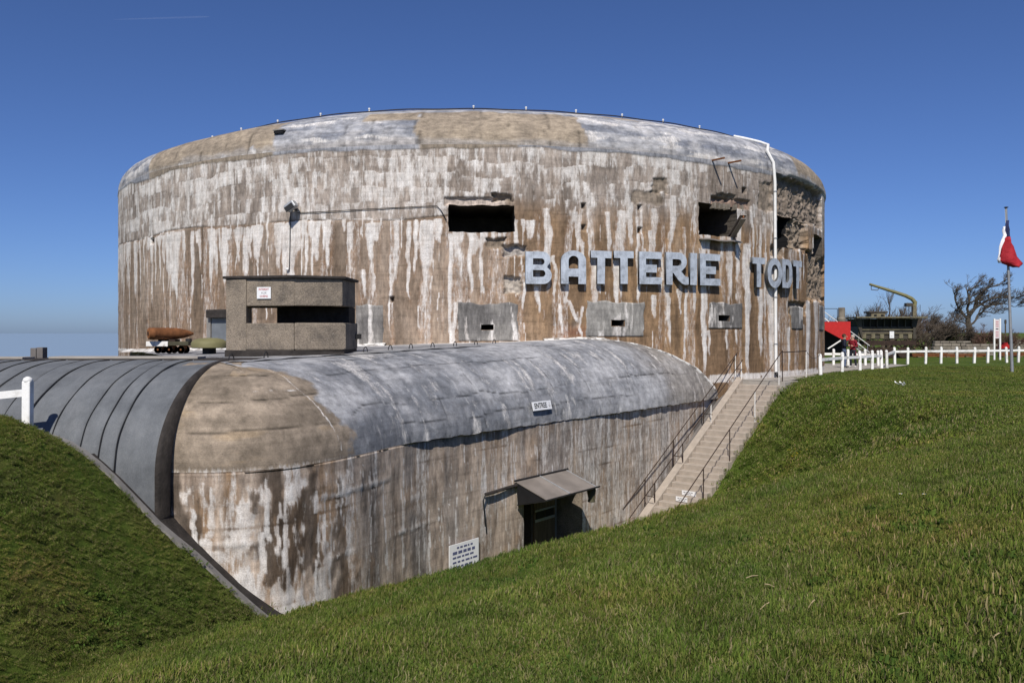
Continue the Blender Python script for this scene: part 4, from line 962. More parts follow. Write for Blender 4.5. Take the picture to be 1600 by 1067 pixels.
for i in range(8):
    (p, z), (q, y) = pts[i], pts[i + 1]
    A, B, A2, B2 = dpt(p, RAD - 0.2, z), dpt(q, RAD - 0.2, y), dpt(p, RAD + 0.26, z - 0.06), dpt(q, RAD + 0.26, y - 0.06); dn = Vector((0, 0, -0.05))
    m_.add([A, B, B2, A2, A + dn, B + dn, B2 + dn, A2 + dn], [(0, 1, 2, 3), (7, 6, 5, 4), (3, 2, 6, 7), (0, 3, 7, 4), (1, 5, 6, 2), (0, 4, 5, 1)])
m_.build('plate', M_SHEET, sill)
p_, z_ = dhit(1130, 318)
tl = empty('rebar_stub_row', dpt(p_, RAD, z_), 'row of broken lintel stubs above the right-hand window opening', 'lintel')
for x in (1117, 1124, 1131, 1139, 1150, 1160):
    p, z = dhit(x, 321 + (x - 1117) * 0.1); MB().box(dpt(p, RAD - 0.12, z), 0.07, 0.3, 0.22, p).build('stub', M_STONE, tl, bevel=0.015)
# flood light with its cables
fl_p, fl_z = dhit(463, 328); base_ = dpt(fl_p, RAD, fl_z); nrm = Vector((math.sin(fl_p), -math.cos(fl_p), 0)); tn = Vector((math.cos(fl_p), math.sin(fl_p), 0))
fl = empty('floodlight', base_, 'grey floodlight on the bunker wall above the pillbox, tilted down', 'lamp')
MB().obox(base_ + nrm * 0.16, tn * 0.03, nrm * 0.16, Vector((0, 0, 0.03))).build('arm', M_IRON, fl)
hd = base_ + nrm * 0.34 + Vector((0, 0, 0.08)); ax = (tn * 0.8 + Vector((0, 0, 0.6)) + nrm * -0.2).normalized(); u2 = nrm.cross(ax).normalized()
MB().obox(hd, ax * 0.20, u2 * 0.13, nrm * 0.12).build('housing', M_GALV, fl, bevel=0.03); MB().obox(hd - Vector((0, 0, .06)) + nrm * 0.125, ax * 0.17, u2 * 0.10, nrm * 0.008).build('glass', M_BLACK, fl)
MB().lathe([(0.05, -0.06), (0.05, 0.06)], base_ - tn * 0.17 + nrm * 0.06 + Vector((0, 0, 0.02)), n=10).build('junction_box', M_GALV, fl)
cb = empty('wall_cable', base_, 'thin black cable strung along the wall from floodlight to middle window', 'cable')
cpts = []
for x, y in ((466, 333), (500, 331.5), (545, 329), (590, 326.5), (640, 324), (683, 322), (690, 330), (698, 345)):
    p, z = dhit(x, y); cpts.append(dpt(p, RAD + 0.05, z))
MB().tube(cpts, 0.014, 5).build('horizontal_run', M_BLACK, cb)
cpts = []
for x, y in ((455, 328), (454.5, 360), (454, 395), (453, 424)): p, z = dhit(x, y); cpts.append(dpt(p, RAD + 0.05, z))
MB().tube(cpts, 0.014, 5).build('vertical_run', M_BLACK, cb)
p, z = dhit(451, 421); MB().lathe([(0.03, -0.05), (0.06, 0), (0.03, 0.05)], dpt(p, RAD + 0.08, z), n=10).build('bracket', M_WHITE, cb)

# ------------------------------------------------------------------ the pillbox on the roof
pbx = empty('observation_post', (-5.7, 21.4, 1.2), 'square concrete observation post with a wide dark slit, standing on the roof edge', 'pillbox')
A, B, Cc, D, E = (-7.17, 20.85), (-5.38, 20.50), (-4.28, 20.95), (-4.22, 22.35), (-7.10, 22.7)
def cxy(p, q, f): return (p[0] + (q[0] - p[0]) * f, p[1] + (q[1] - p[1]) * f)
def inset(P, d):
    c0 = Vector((sum(p[0] for p in P) / len(P), sum(p[1] for p in P) / len(P))); return [tuple(Vector(p) + (c0 - Vector(p)).normalized() * d) for p in P]
P5 = [A, B, Cc, D, E]; IN = inset(P5, 0.42)
def con_prism(name, pts, z0, z1, rag=0.012, mat=M_DARKCON, parent=pbx, bev=0.02):
    return MB().prism(pts, z0, z1).build(name, mat, parent, bevel=bev)
BASE = [tuple(p) for p in inset(P5, -0.05)]
con_prism('base_course', BASE, 0.85, 1.42, mat=M_TARSHADE)
zs0, zs1 = 2.09, 2.52
Q5 = inset(P5, -0.07); con_prism('front_wall_left', [A, Q5[1], IN[1], IN[0]], 1.42, zs0, bev=0.03); con_prism('front_wall_right', [Q5[1], (Q5[2][0] + .05, Q5[2][1] - .02), (IN[2][0], IN[2][1]), IN[1]], 1.42, zs0 + 0.01, bev=0.05)
con_prism('side_wall', [(Cc[0] + .03, Cc[1] - .02), (D[0] + .06, D[1]), IN[3], IN[2]], 1.42, zs0 + 0.012)
pier_i = cxy(A, B, 0.30)
con_prism('corner_pier', [(A[0] - .012, A[1] - .014), (pier_i[0], pier_i[1] - .035), (pier_i[0] - 0.02, pier_i[1] + 0.5), (A[0] + 0.0, A[1] + 0.9)], 1.40, 3.194)
con_prism('rear_wall', [(-6.22, 21.95), (-4.27, 21.75), D, (-6.2, 22.55)], 1.42, zs1 - 0.003, mat=M_TARSHADE)  # dark rear colour paints the shade behind the slit
con_prism('lintel_left', [A, B, IN[1], IN[0]], zs1, 3.20); con_prism('lintel_right', [B, Cc, IN[2], IN[1]], zs1 + 0.004, 3.20); con_prism('side_lintel', [Cc, D, IN[3], IN[2]], zs1 + 0.006, 3.198)
con_prism('rear_lintel', [D, E, IN[4], IN[3]], zs1, 3.197); con_prism('left_lintel', [E, A, IN[0], IN[4]], zs1, 3.195)
con_prism('roof_slab', inset(P5, -0.10), 3.201, 3.27, mat=M_TARSHADE)
con_prism('floor', [IN[0], IN[1], IN[2], IN[3], IN[4]], 1.0, 1.6, bev=0)
MB().box((-4.12, 22.2, 1.75), 0.16, 0.16, 0.14).build('side_bracket', M_BLACK, pbx)
uA = (Vector((*B, 0)) - Vector((*A, 0))).normalized(); c_ = at(414.5, 458, 20.72)
fr = (c_.x - A[0]) / (B[0] - A[0]); c_ = Vector((*cxy(A, B, fr), c_.z)) + Vector((uA.y, -uA.x, 0)) * 0.025
sg, put, bar = plate('notice_board', c_, uA, (0, 0, 1), 0.375, 0.29, 'small white notice with faint red lettering on the concrete observation post', 'sign')
put('INTERDIT', 0, 0.085, 0.075, M_REDINK, 0.85); put('AUX', 0, 0.0, 0.07, M_GREYINK); put('CHIENS', 0, -0.085, 0.07, M_REDINK, 0.9)

# ------------------------------------------------------------------ shell on its trolley, and the mushroom vent
tc0 = at(266, 551, 27.0); tz = tc0.z - 0.02
tr = empty('munition_trolley', (tc0.x, 27, tz), 'small flat rail trolley with a white-painted half, carrying a rusty shell', 'trolley')
MB().box((tc0.x - 0.33, 27, tz + 0.31), 0.70, 0.5, 0.16, 0.0).build('white_deck', M_OLDWHITE, tr, bevel=0.01); MB().box((tc0.x + 0.35, 27, tz + 0.32), 0.66, 0.48, 0.13, 0.0).build('dark_deck', M_OLIVED, tr, bevel=0.01)
MB().box((tc0.x + 0.62, 26.95, tz + 0.42), 0.14, 0.2, 0.12).build('buffer_block', M_IRON, tr, bevel=0.01)
for dx in (-0.31, 0.05, 0.43):
    for dy in (-0.2, 0.2):
        wc = Vector((tc0.x + dx, 27 + dy, tz + 0.125)); w_ = MB().lathe([(0.125, -0.02), (0.125, 0.02), (0.10, 0.02), (0.10, -0.02), (0.125, -0.02)], wc, (0, 1, 0), 20).build('wheel', M_RUSTDARK, tr)
        MB().lathe([(0.03, -0.03), (0.03, 0.03)], wc, (0, 1, 0), 10).build('hub', M_RUST, w_)
        for a_ in range(4): MB().obox(wc, Vector((math.cos(a_ * math.pi / 4), 0, math.sin(a_ * math.pi / 4))) * 0.105, (0, 0.012, 0), Vector((-math.sin(a_ * math.pi / 4), 0, math.cos(a_ * math.pi / 4))) * 0.012).build('spoke', M_RUSTDARK, w_)
    MB().obox((tc0.x + dx, 27, tz + 0.21), (0.05, 0, 0), (0, 0.22, 0), (0, 0, 0.05)).build('axle_box', M_RUST, tr)
for dx in (-0.33, 0.02): MB().box((tc0.x + dx + .12, 27, tz + 0.42), 0.2, 0.42, 0.07).build('cradle', M_RUSTDARK, tr, bevel=0.01)
sax = Vector((0.80, 0.60, 0.0)).normalized(); sb = Vector((tc0.x - 0.52, 26.55, tz + 0.64))
sh = empty('artillery_shell', sb, 'large rust-brown artillery shell lying on the rail trolley', 'shell')
MB().lathe([(0.15, 0), (0.185, 0.015), (0.19, 0.05), (0.19, 0.12), (0.197, 0.13), (0.197, 0.19), (0.19, 0.2), (0.19, 0.72), (0.18, 0.90), (0.155, 1.06), (0.12, 1.2), (0.075, 1.31), (0.05, 1.36), (0.045, 1.40), (0.01, 1.41)], sb, sax, 28).build('body', M_RUST, sh, smooth=True)
MB().lathe([(0.075, -0.012), (0.075, 0.0), (0.045, 0.0), (0.045, -0.014), (0.02, -0.016)], sb, sax, 20).build('base_plug', M_RUSTDARK, sh)
MB().lathe([(0.155, -0.004), (0.155, 0.004), (0.11, 0.004), (0.11, -0.004)], sb, sax, 24).build('base_ring', simple('orange_rust', (0.38, 0.15, 0.05), 0.8, vary=.3), sh)
mu_c = at(327, 552, 25.5); mz = mu_c.z
mu = empty('mushroom_vent', (mu_c.x, 25.5, mz), 'low olive-green mushroom-shaped steel vent on a black stalk, beside the observation post', 'vent')
MB().lathe([(0.20, -0.05), (0.20, 0.17)], (mu_c.x, 25.5, mz), n=20).build('stalk', M_BLACK, mu, smooth=True)
MB().lathe([(0.20, 0.155), (0.50, 0.16), (0.53, 0.18), (0.535, 0.30), (0.50, 0.37), (0.40, 0.43), (0.25, 0.465), (0.02, 0.475)], (mu_c.x, 25.5, mz), n=36).build('cap', M_OLIVE, mu, smooth=True)

# ------------------------------------------------------------------ signs on the entrance block
i = wall_at(842); n2 = Vector((*Nn[i], 0)); u2 = Vector((n2.y * -1, n2.x, 0)); jrow = int(np.argmin(np.abs((800 + 0 * ZB[i, :nv]) * 0 + (HOR + (EYE - VB[i, :nv, 2]) / VB[i, :nv, 1] * F) - 637)))
q = Vector(VB[i, jrow]); 
for ii in range(max(i - 60, 0), i + 60):     # the point of the rounded edge that shows at the sign's place
    for jj in range(30, nv):
        pp = VB[ii, jj]; e_ = abs(800 + F * pp[0] / pp[1] - 842) + abs(HOR + (EYE - pp[2]) / pp[1] * F - 636)
        if ii == max(i - 60, 0) and jj == 30 or e_ < best: best = e_; q = Vector(pp); iq = ii
n2 = Vector((*Nn[iq], 0)); u2 = Vector((-n2.y, n2.x, 0))
es, put, bar = plate('entrance_sign', q + n2 * 0.10 + Vector((0, 0, 0.05)), u2, Vector((0, 0, 1)) - n2 * 0.25, 0.86, 0.245, 'white sign reading ENTREE with a small arrow, on the rounded grey roof edge', 'sign')
put('ENTREE', -0.07, 0.0, 0.205, M_INK, 0.80, 0.0035)
bar(0.34, 0.02, 0.012, 0.13, M_GREYINK); bar(0.322, -0.035, 0.012, 0.09, M_GREYINK, R_(35)); bar(0.358, -0.035, 0.012, 0.09, M_GREYINK, R_(-35))
i0, i1 = wall_at(702), wall_at(749); a = Vector((*Wp[i0], 0)); b_ = Vector((*Wp[i1], 0)); u3 = (b_ - a).normalized(); n3 = Vector((u3.y, -u3.x, 0))
ztp = EYE - (853 - HOR) / F * a.y; wd = (b_ - a).length
ip, put, bar = plate('information_board', (a + b_) / 2 + n3 * (-float(over[i0]) * 0.9 + 0.07) + Vector((0, 0, ztp - 0.42)), u3, (0, 0, 1), wd, 0.84, 'white information board with dense blue print at the foot of the entrance wall', 'sign')
rr = random.Random(3)
for row in range(6):
    x = -wd / 2 + 0.12 + (0.15 if row == 0 else 0); y = 0.32 - row * 0.115
    while x < wd / 2 - 0.2:
        L = rr.uniform(0.05, 0.16); bar(x + L / 2, y, L, 0.045 if row != 1 else 0.07, M_BLUEINK); x += L + rr.uniform(0.03, 0.05)
# canopy over the door
cn = empty('door_canopy', pL + Vector((0, 0, zdt)), 'sloping weathered sheet-metal canopy over the entrance door', 'canopy')
cL = at(805, 752, 0); 
ca = Vector((*Wp[wall_at(805)], 0)); cbp = Vector((*Wp[wall_at(884)], 0)); zc1 = EYE - (752 - HOR) / F * ca.y; proj, dropc = 1.02, 0.36
def cpt(f, g, dz=0): 
    p = ca + (cbp - ca) * f + nB * (proj * g + ov * 0.2); return Vector((p.x, p.y, zc1 - dropc * g + dz))
for f0, f1 in ((0.0, 0.445), (0.455, 1.0)):
    MB().add([cpt(f0, 0), cpt(f1, 0), cpt(f1, 1), cpt(f0, 1), cpt(f0, 0, -.02), cpt(f1, 0, -.02), cpt(f1, 1, -.02), cpt(f0, 1, -.02)], [(0, 1, 2, 3), (7, 6, 5, 4), (3, 2, 6, 7), (0, 3, 7, 4), (1, 5, 6, 2), (0, 4, 5, 1)]).build('sheet', M_SHEET, cn)
MB().tube([cpt(.45, 0, .012), cpt(.45, 1, .012)], 0.02, 6).build('seam_strip', M_GALV, cn)
MB().tube([cpt(1, 0, .005), cpt(1, 1, .005)], 0.016, 6).build('edge_strip', M_GALV, cn)
MB().tube([cpt(-.02, 0, .02), cpt(1.04, 0, .02)], 0.028, 6).build('wall_bar', M_IRON, cn); MB().tube([cpt(-.0, 1, -.02), cpt(1.08, 1, -.02)], 0.025, 6).build('front_bar', M_IRON, cn)
for f in (0.02, 0.98): MB().tube([cpt(f, 1, -.03), cpt(f, 0.02, -.62)], 0.02, 6).build('stay', M_IRON, cn)
MB().add([cpt(0.01, 0, -.03), cpt(0.01, 0.95, -.04), cpt(0.01, 0.05, -.6)], [(0, 1, 2)]).build('gusset', M_BLACK, cn)
lt = empty('hanging_lantern', cpt(1.02, 0.85), 'dark bucket-shaped lamp hanging from right end of the door canopy', 'lamp')
lp = cpt(1.03, 0.80, -0.1)
MB().lathe([(0.02, 0.0), (0.11, -0.02), (0.13, -0.1), (0.09, -0.34), (0.11, -0.42), (0.10, -0.43)], lp, n=14).build('shade', M_OLIVED, lt, smooth=True); MB().tube([lp, lp + Vector((0, 0, 0.12))], 0.012, 5).build('hook', M_IRON, lt)
hz = empty('wall_conduit', Vector((*Wp[wall_at(755)], -3)), 'bent black conduit on the entrance wall left of the door canopy', 'conduit')
cp = []
for x, y in ((757, 822), (755, 800), (753.5, 782), (758, 772), (772, 768), (790, 762), (812, 756)):
    w_ = Vector((*Wp[wall_at(x)], 0)); n_w = Vector((*Nn[wall_at(x)], 0)); cp.append(Vector((w_.x, w_.y, EYE - (y - HOR) / F * w_.y)) + n_w * (0.05 - ov * .6))
MB().tube(cp[:4], 0.018, 6).build('thin_run', M_BLACK, hz); MB().tube(cp[3:], 0.045, 7).build('lagged_run', M_TARSHADE, hz); 

# ------------------------------------------------------------------ stairs
stairs = empty('stone_stairs', ST0, 'long straight flight of concrete steps descending beside the bunker wall', 'stairs')
def spt(s, e, z=0): p = ST0 + STD * s + STE * e; return Vector((p.x, p.y, z))
me_step = None
for i in range(NSTEP):
    z = -RISE * (i + 1) + 0.05 + 0.012 * math.sin(i * 2.3)
    MB().obox(spt(TREAD * (i + 0.5) - 0.015, STW / 2 + 0.02 * math.sin(i * 1.9), z - 0.3), STD * (TREAD / 2 + 0.03), STE * (STW / 2), Vector((0, 0, 0.3))).build('step', M_STEP, stairs, bevel=0.015, seg=1)
MB().obox(spt(-0.6, STW / 2 + 0.1, -0.16), STD * 0.6, STE * (STW / 2 + 0.1), Vector((0, 0, 0.175))).build('landing', M_PATH, stairs, bevel=0.01)
def sloped(name, e0, e1, dz_top, dz_bot, s0, s1, mat):
    m_ = MB(); sl2 = RISE / TREAD
    def v(s, e, d): return spt(s, e, -sl2 * s + d)
    m_.add([v(s0, e0, dz_bot), v(s0, e1, dz_bot), v(s1, e1, dz_bot), v(s1, e0, dz_bot), v(s0, e0, dz_top), v(s0, e1, dz_top), v(s1, e1, dz_top), v(s1, e0, dz_top)],
           [(0, 3, 2, 1), (4, 5, 6, 7), (0, 1, 5, 4), (1, 2, 6, 5), (2, 3, 7, 6), (3, 0, 4, 7)]); return m_.build(name, mat, stairs, bevel=0.02)
LS = NSTEP * TREAD
sloped('parapet', -0.30, -0.003, 0.08, -0.9, -0.1, LS, M_STEP); sloped('gutter_slab', -0.62, -0.305, -0.20, -0.9, 0.0, LS, M_PANEL2); sloped('side_slab', -2.2, -0.625, -0.02, -4.0, -0.1, LS, M_PANEL2)
def rail(name, e, s0, s1, h, posts, label, braces=False):
    r_o = empty(name, spt(s0, e, -RISE / TREAD * s0), label, 'handrail', 'iron handrails of the stairs'); sl2 = RISE / TREAD
    MB().tube([spt(s, e, -sl2 * s + h) for s in np.linspace(s0, s1, 6)], 0.017, 7).build('top_rail', M_RUSTDARK, r_o, smooth=True)
    for s in posts:
        MB().tube([spt(s, e, -sl2 * s - 0.1), spt(s, e, -sl2 * s + h)], 0.018, 6).build('post', M_RUSTDARK if s > 2.4 else M_OLDWHITE, r_o)
        if braces:
            MB().tube([spt(s, e, -sl2 * s + h * .45), spt(s + .05, e + 0.4, -sl2 * s + h * .45)], 0.014, 5).build('bracket', M_RUSTDARK, r_o)
    return r_o
rail('stair_handrail', -0.29, -0.15, LS, 0.98, (0.0, 2.5, 4.6, 6.4), 'rusty iron handrail on the wall side of the stairs, over the gutter', True)
rail('stair_handrail', -0.04, -0.1, LS, 0.74, (0.0, 2.4, 4.4, 6.2), 'rusty iron handrail along the low stair parapet, left of the steps', False)
r3 = rail('stair_handrail', STW - 0.03, -0.3, LS, 1.0, (0.0, 2.0, 3.9, 5.7), 'rusty iron handrail on the open grassy side of the stairs')
f1 = Vector((13.3, 35.8, 0)); la = spt(-0.3, STW - 0.03, 1.0 + RISE / TREAD * 0.3); lb = Vector((12.05, 34.0, 1.1))
MB().tube([la, Vector((la.x, la.y, 1.12)), lb], 0.02, 6).build('landing_rail', M_RUSTDARK, r3); MB().tube([lb, Vector((lb.x, lb.y, 0))], 0.02, 6).build('post', M_OLDWHITE, r3); MB().tube([Vector((la.x, la.y, 1.12)), Vector((la.x, la.y, 0))], 0.02, 6).build('post', M_RUSTDARK, r3)
wp = [lb + (Vector((13.25, 35.7, 0.95)) - lb) * f + Vector((0, 0, -0.25 * math.sin(math.pi * f))) for f in np.linspace(0, 1, 8)]
MB().tube(wp, 0.01, 5).build('slack_wire', M_IRON, r3)
for k, (x, y, Y, ww, lab) in enumerate([(1077, 774.5, 26.6, 0.52, 'small white notice fixed to a riser near the foot of the stairs'), (1066, 785.5, 26.2, 0.42, 'lowest white notice on a stair riser, half hidden by grass')]):
    # on the riser whose face shows there
    best = min(((abs(800 + F * spt(TREAD * (i + 1) , STW * .45).x / spt(TREAD * (i + 1), STW * .45).y - x) * 0 + abs(HOR + (EYE + RISE * (i + 1.4)) / spt(TREAD * (i + 1), STW * .45).y * F - y)), i) for i in range(NSTEP))
    i = best[1]; yy = spt(TREAD * (i + 1), 0).y
    e_best = min(((abs(800 + F * spt(TREAD * (i + 1), e).x / spt(TREAD * (i + 1), e).y - x), e) for e in np.linspace(0.2, STW - .2, 40)))[1]
    _, put, bar = plate('stair_notice', spt(TREAD * (i + 1) + 0.035, e_best, -RISE * (i + 1) + 0.05 - 0.075), STE, (0, 0, 1), ww, 0.15, lab, 'sign')
    for j in range(4): bar(-ww / 2 + 0.1 + j * 0.09, 0.025, 0.07, 0.03, M_GREYINK)
    for j in range(3): bar(-ww / 2 + 0.14 + j * 0.09, -0.03, 0.07, 0.03, M_GREYINK)

# ------------------------------------------------------------------ paving round the bunker
PO = [(8.62, 32.22), (10.02, 31.0), (10.3, 31.35), (11.7, 33.3), (13.15, 35.55), (15.2, 38.4), (16.7, 40.0), (17.95, 41.35), (19.15, 42.75), (20.2, 44.2), (22.5, 47.0), (22.0, 50.0)]
outer = resample([Vector((*p, 0)) for p in PO], 0.25); m_ = MB(); ring_o = []
for p in outer:
    ps = math.atan2(p.x - C.x, -(p.y - C.y)); ring_o.append((dpt(ps, RAD - 0.4, 0.028), Vector((p.x, p.y, 0.028))))
for (a, b_), (c_, d_) in zip(ring_o[:-1], ring_o[1:]): m_.add([a, b_, d_, c_], [(0, 1, 2, 3)])
pv_ = m_.build('path', M_PATH); pv_['kind'] = 'structure'
_pp = np.array([math.atan2(p.x - C.x, -(p.y - C.y)) for p in outer]); _pr = np.array([math.hypot(p.x - C.x, p.y - C.y) for p in outer])
PATH_IN = lambda X, Y: (np.hypot(X - C.x, Y - C.y) < np.interp(np.arctan2(X - C.x, -(Y - C.y)), _pp, _pr) + 0.02) & (np.arctan2(X - C.x, -(Y - C.y)) > _pp[0]) & (np.arctan2(X - C.x, -(Y - C.y)) < _pp[-1])

# ------------------------------------------------------------------ white fences
def post(name, p, h, parent, wd=0.13):
    h = h + random.uniform(-.03, .03); lx, ly = random.uniform(-.018, .018), random.uniform(-.018, .018); m_ = MB().obox((p.x + lx, p.y + ly, p.z + h / 2 - 0.06), (wd / 2, random.uniform(-.006, .006), 0), (0, wd / 2, 0), (lx, ly, h / 2)); o = m_.build(name, M_FENCE, parent, bevel=0.012, seg=1); p = p + 2 * Vector((lx, ly, 0))
    MB().lathe([(wd * .56, 0), (wd * .60, 0.02), (wd * .5, 0.06), (wd * .2, 0.085), (0.005, 0.09)], (p.x, p.y, p.z + h - 0.07), n=10).build('cap', M_WHITE, o, smooth=True); return o
def fence(name, pts, label, h=0.95, rail_z=(0.72,), wd=0.13):
    fz = empty(name, pts[0], label, 'fence', 'white post-and-rail fences')
    for p in pts: post('post', p, h, fz, wd)
    for a, b_ in zip(pts[:-1], pts[1:]):
        d_ = (b_ - a).normalized(); sd = Vector((-d_.y, d_.x, 0)).normalized()
        for rz in rail_z: MB().obox((a + b_) / 2 + Vector((0, 0, rz * h)), (b_ - a) / 2 - d_ * wd * 0.4, sd * 0.035, Vector((0, 0, 0.062))).build('rail', M_FENCE, fz)
    return fz
def gz(X, Y): return Vector((X, Y, bank_z(X, Y)))
fence('white_fence', [gz(13.3, 35.8), gz(15.35, 38.6), gz(16.85, 40.2), gz(18.0, 41.5), gz(19.1, 42.9)], 'short white post-and-rail fence along the paving at the bunker corner', 0.95)
fp = [gz(19.6, 43.4)] + [gz((x - 800) / F * Y, Y) for x, Y in ((1398, 49), (1418, 49.2), (1446, 49.6), (1470, 50), (1495, 50.3), (1522, 50.6), (1543, 51), (1573, 51.4), (1591, 51.8), (1620, 52), (1650, 52.3))]
fence('white_fence', fp, 'long white post-and-rail fence across the lawn in front of the trees', 0.98, (0.76,))
fence('white_fence', [gz((x - 800) / F * Y, Y) for x, Y in ((1255, 47.5), (1302, 47.3), (1325, 47.0), (1352, 46.8), (1372, 46.0))], 'white fence behind the two visitors, beyond the paving', 0.92)
fl_pts = [Vector((-8.30, 14.22, 0.16)), Vector((-9.9, 14.05, 0.0)), Vector((-11.6, 13.9, 0.0))]
fence('white_fence', fl_pts, 'white fence post and rail on the left bank before the felt gallery', 0.93, (0.72,), 0.14)

# ------------------------------------------------------------------ flagpole and flag
pole = empty('flagpole', (22.9, 38, bank_z(22.9, 38)), 'tall slender grey flagpole standing on the lawn at right', 'flagpole')
pb_, pt_ = Vector((22.9, 38, -0.1)), Vector((22.62, 38, 7.55)); MB().tube([pb_, pt_], [0.07, 0.045], 10).build('shaft', M_GALV, pole, smooth=True)
MB().lathe([(0.02, 0), (0.09, 0.02), (0.09, 0.05), (0.02, 0.07)], pt_, n=14).build('truck', M_IRON, pole); MB().tube([pt_ + Vector((-.05, 0, -.02)), pb_ + Vector((-.09, 0, 1.2))], 0.006, 4).build('halyard', M_WHITE, pole)
# the flag hangs nearly limp: a gathered sheet in three colours
flag = empty('tricolour_flag', pt_ - Vector((0, 0, 0.7)), 'blue, white and red flag hanging limp from the flagpole', 'flag')
def flag_piece(name, outline, mat, bulge, off):
    """outline: list of (height px, left px, right px) rows"""
    nU = 14; rows = []
    for (y, xl, xr) in outline:
        row = []
        for k in range(nU):
            f = k / (nU - 1); x = xl + (xr - xl) * f
            P_ = at(x, y, 38); P_.y = 38 + off - bulge * math.sin(math.pi * f) + 0.05 * math.sin(f * 9 + y * 0.25); row.append(P_)
        rows.append(row)
    o = link(name, grid_mesh(name, np.array([[list(v) for v in r] for r in rows])), mat, flag)
    md = o.modifiers.new('thickness', 'SOLIDIFY'); md.thickness = 0.01
    return o
def cloth(name, c):
    m_, n_, b_ = newmat(name); b_.inputs['Base Color'].default_value = (*c, 1); b_.inputs['Roughness'].default_value = 0.8; bump(n_, b_, noise_node(n_, 6, 3).outputs[0], 0.03); return m_
flag_piece('blue_cloth', [(345, 1570.5, 1574.8), (352, 1569.5, 1575.4), (360, 1569.5, 1575.8), (370, 1571, 1576.5), (379, 1574, 1577)], cloth('blue_cloth', (0.010, 0.016, 0.075)), 0.07, -0.06)
flag_piece('white_cloth', [(354, 1567.5, 1570.5), (360, 1566, 1571.5), (368, 1566, 1573), (376, 1563.5, 1571), (386, 1561.2, 1567), (396, 1559.2, 1564), (406, 1558.4, 1562.5), (411, 1560, 1563)], cloth('white_cloth', (0.75, 0.75, 0.78)), 0.06, -0.02)
flag_piece('red_cloth', [(371, 1568.5, 1573.5), (377, 1566.5, 1577), (385, 1564, 1581), (393, 1561.5, 1585), (401, 1560, 1588), (407, 1560.5, 1591.5), (412, 1564, 1596), (415, 1571, 1594), (418.5, 1580, 1589)], cloth('red_cloth', (0.36, 0.010, 0.020)), 0.24, -0.09)

# tall white notice stand behind the fence
ns_ = empty('notice_stand', ((1557.5 - 800) / F * 57, 57, 0), 'tall white two-post notice stand behind the long fence', 'sign'); x0, x1 = (1553.5 - 800) / F * 57, (1562.5 - 800) / F * 57
for x in (x0, x1): MB().box((x, 57, 1.40), 0.11, 0.09, 2.85).build('post', M_WHITE, ns_, bevel=0.01, seg=1)
MB().box(((x0 + x1) / 2, 57.02, 2.12), x1 - x0 - 0.11, 0.03, 1.30).build('panel', simple('faded_pink_print', (0.62, 0.55, 0.56), 0.6, vary=.1), ns_)
MB().box(((x0 + x1) / 2, 57.0, 2.12), 0.17, 0.02, 0.05).build('print', M_INK, ns_)
for z in (2.6, 2.45, 2.3, 1.9, 1.75, 1.62): MB().box(((x0 + x1) / 2, 57.0, z), 0.2, 0.015, 0.03).build('print', M_REDINK, ns_)

# ------------------------------------------------------------------ gun wagon with crane
WY = 60.0
def wx(px): return (px - 800) / F * WY
def wz(py): return EYE - (py - HOR) / F * WY
gw = empty('gun_wagon', (wx(1390), WY, 0), 'dark olive railway gun platform with overhanging deck and loading crane', 'wagon')
MB().box(((wx(1334) + wx(1444)) / 2, WY + 0.9, wz(496)), wx(1444) - wx(1334), 2.9, 0.09, 0).build('deck', M_WAGON, gw, bevel=0.01)
MB().add([(wx(1343), WY + .2, wz(498)), (wx(1434), WY + .2, wz(498)), (wx(1432), WY + .35, wz(512)), (wx(1346), WY + .35, wz(512)), (wx(1343), WY + 2.2, wz(498)), (wx(1434), WY + 2.2, wz(498)), (wx(1432), WY + 2, wz(512)), (wx(1346), WY + 2, wz(512))],
         [(0, 3, 2, 1), (4, 5, 6, 7), (0, 1, 5, 4), (1, 2, 6, 5), (2, 3, 7, 6), (3, 0, 4, 7)]).build('underframe', M_BLACK, gw)
MB().box((wx(1389), WY + 1.0, wz(520)), wx(1436) - wx(1345), 1.5, wz(511) - wz(531)).build('body', M_WAGOND, gw, bevel=0.03)
for py in (515, 521): MB().box((wx(1389), WY + 0.2, wz(py)), wx(1432) - wx(1350), 0.08, 0.06).build('side_rail', M_WAGON, gw)
for px in (1352, 1366, 1380, 1410, 1424): MB().box((wx(px), WY + 0.22, wz(525.5)), 0.28, 0.1, 0.32).build('bracket', M_WAGON, gw, bevel=0.02)
for px in (1338, 1436): MB().add([(wx(px), WY + .1, wz(498)), (wx(px + (10 if px < 1400 else -8)), WY + .1, wz(498)), (wx(px + (10 if px < 1400 else -8)), WY + .1, wz(530)), (wx(px), WY + .25, wz(498)), (wx(px + (10 if px < 1400 else -8)), WY + .25, wz(498)), (wx(px + (10 if px < 1400 else -8)), WY + .25, wz(530))], [(0, 1, 2), (5, 4, 3), (0, 3, 4, 1), (1, 4, 5, 2), (2, 5, 3, 0)]).build('gusset', M_WAGOND, gw)
for px in range(1350, 1432, 11): MB().box((wx(px), WY + 0.17, wz(505)), 0.07, 0.08, wz(499) - wz(511)).build('rib', M_WAGOND, gw)
MB().box((wx(1393), WY + 1, wz(536)), wx(1434) - wx(1352), 1.6, 0.32).build('sole_bar', M_RUSTDARK, gw, bevel=0.02)
for px in (1362, 1378, 1397, 1415): MB().lathe([(0.38, -0.06), (0.40, -0.06), (0.42, 0.0), (0.36, 0.06), (0.36, 0.0)], (wx(px), WY + 0.4, 0.42), (0, 1, 0), 18).build('wheel', M_RUSTDARK, gw)
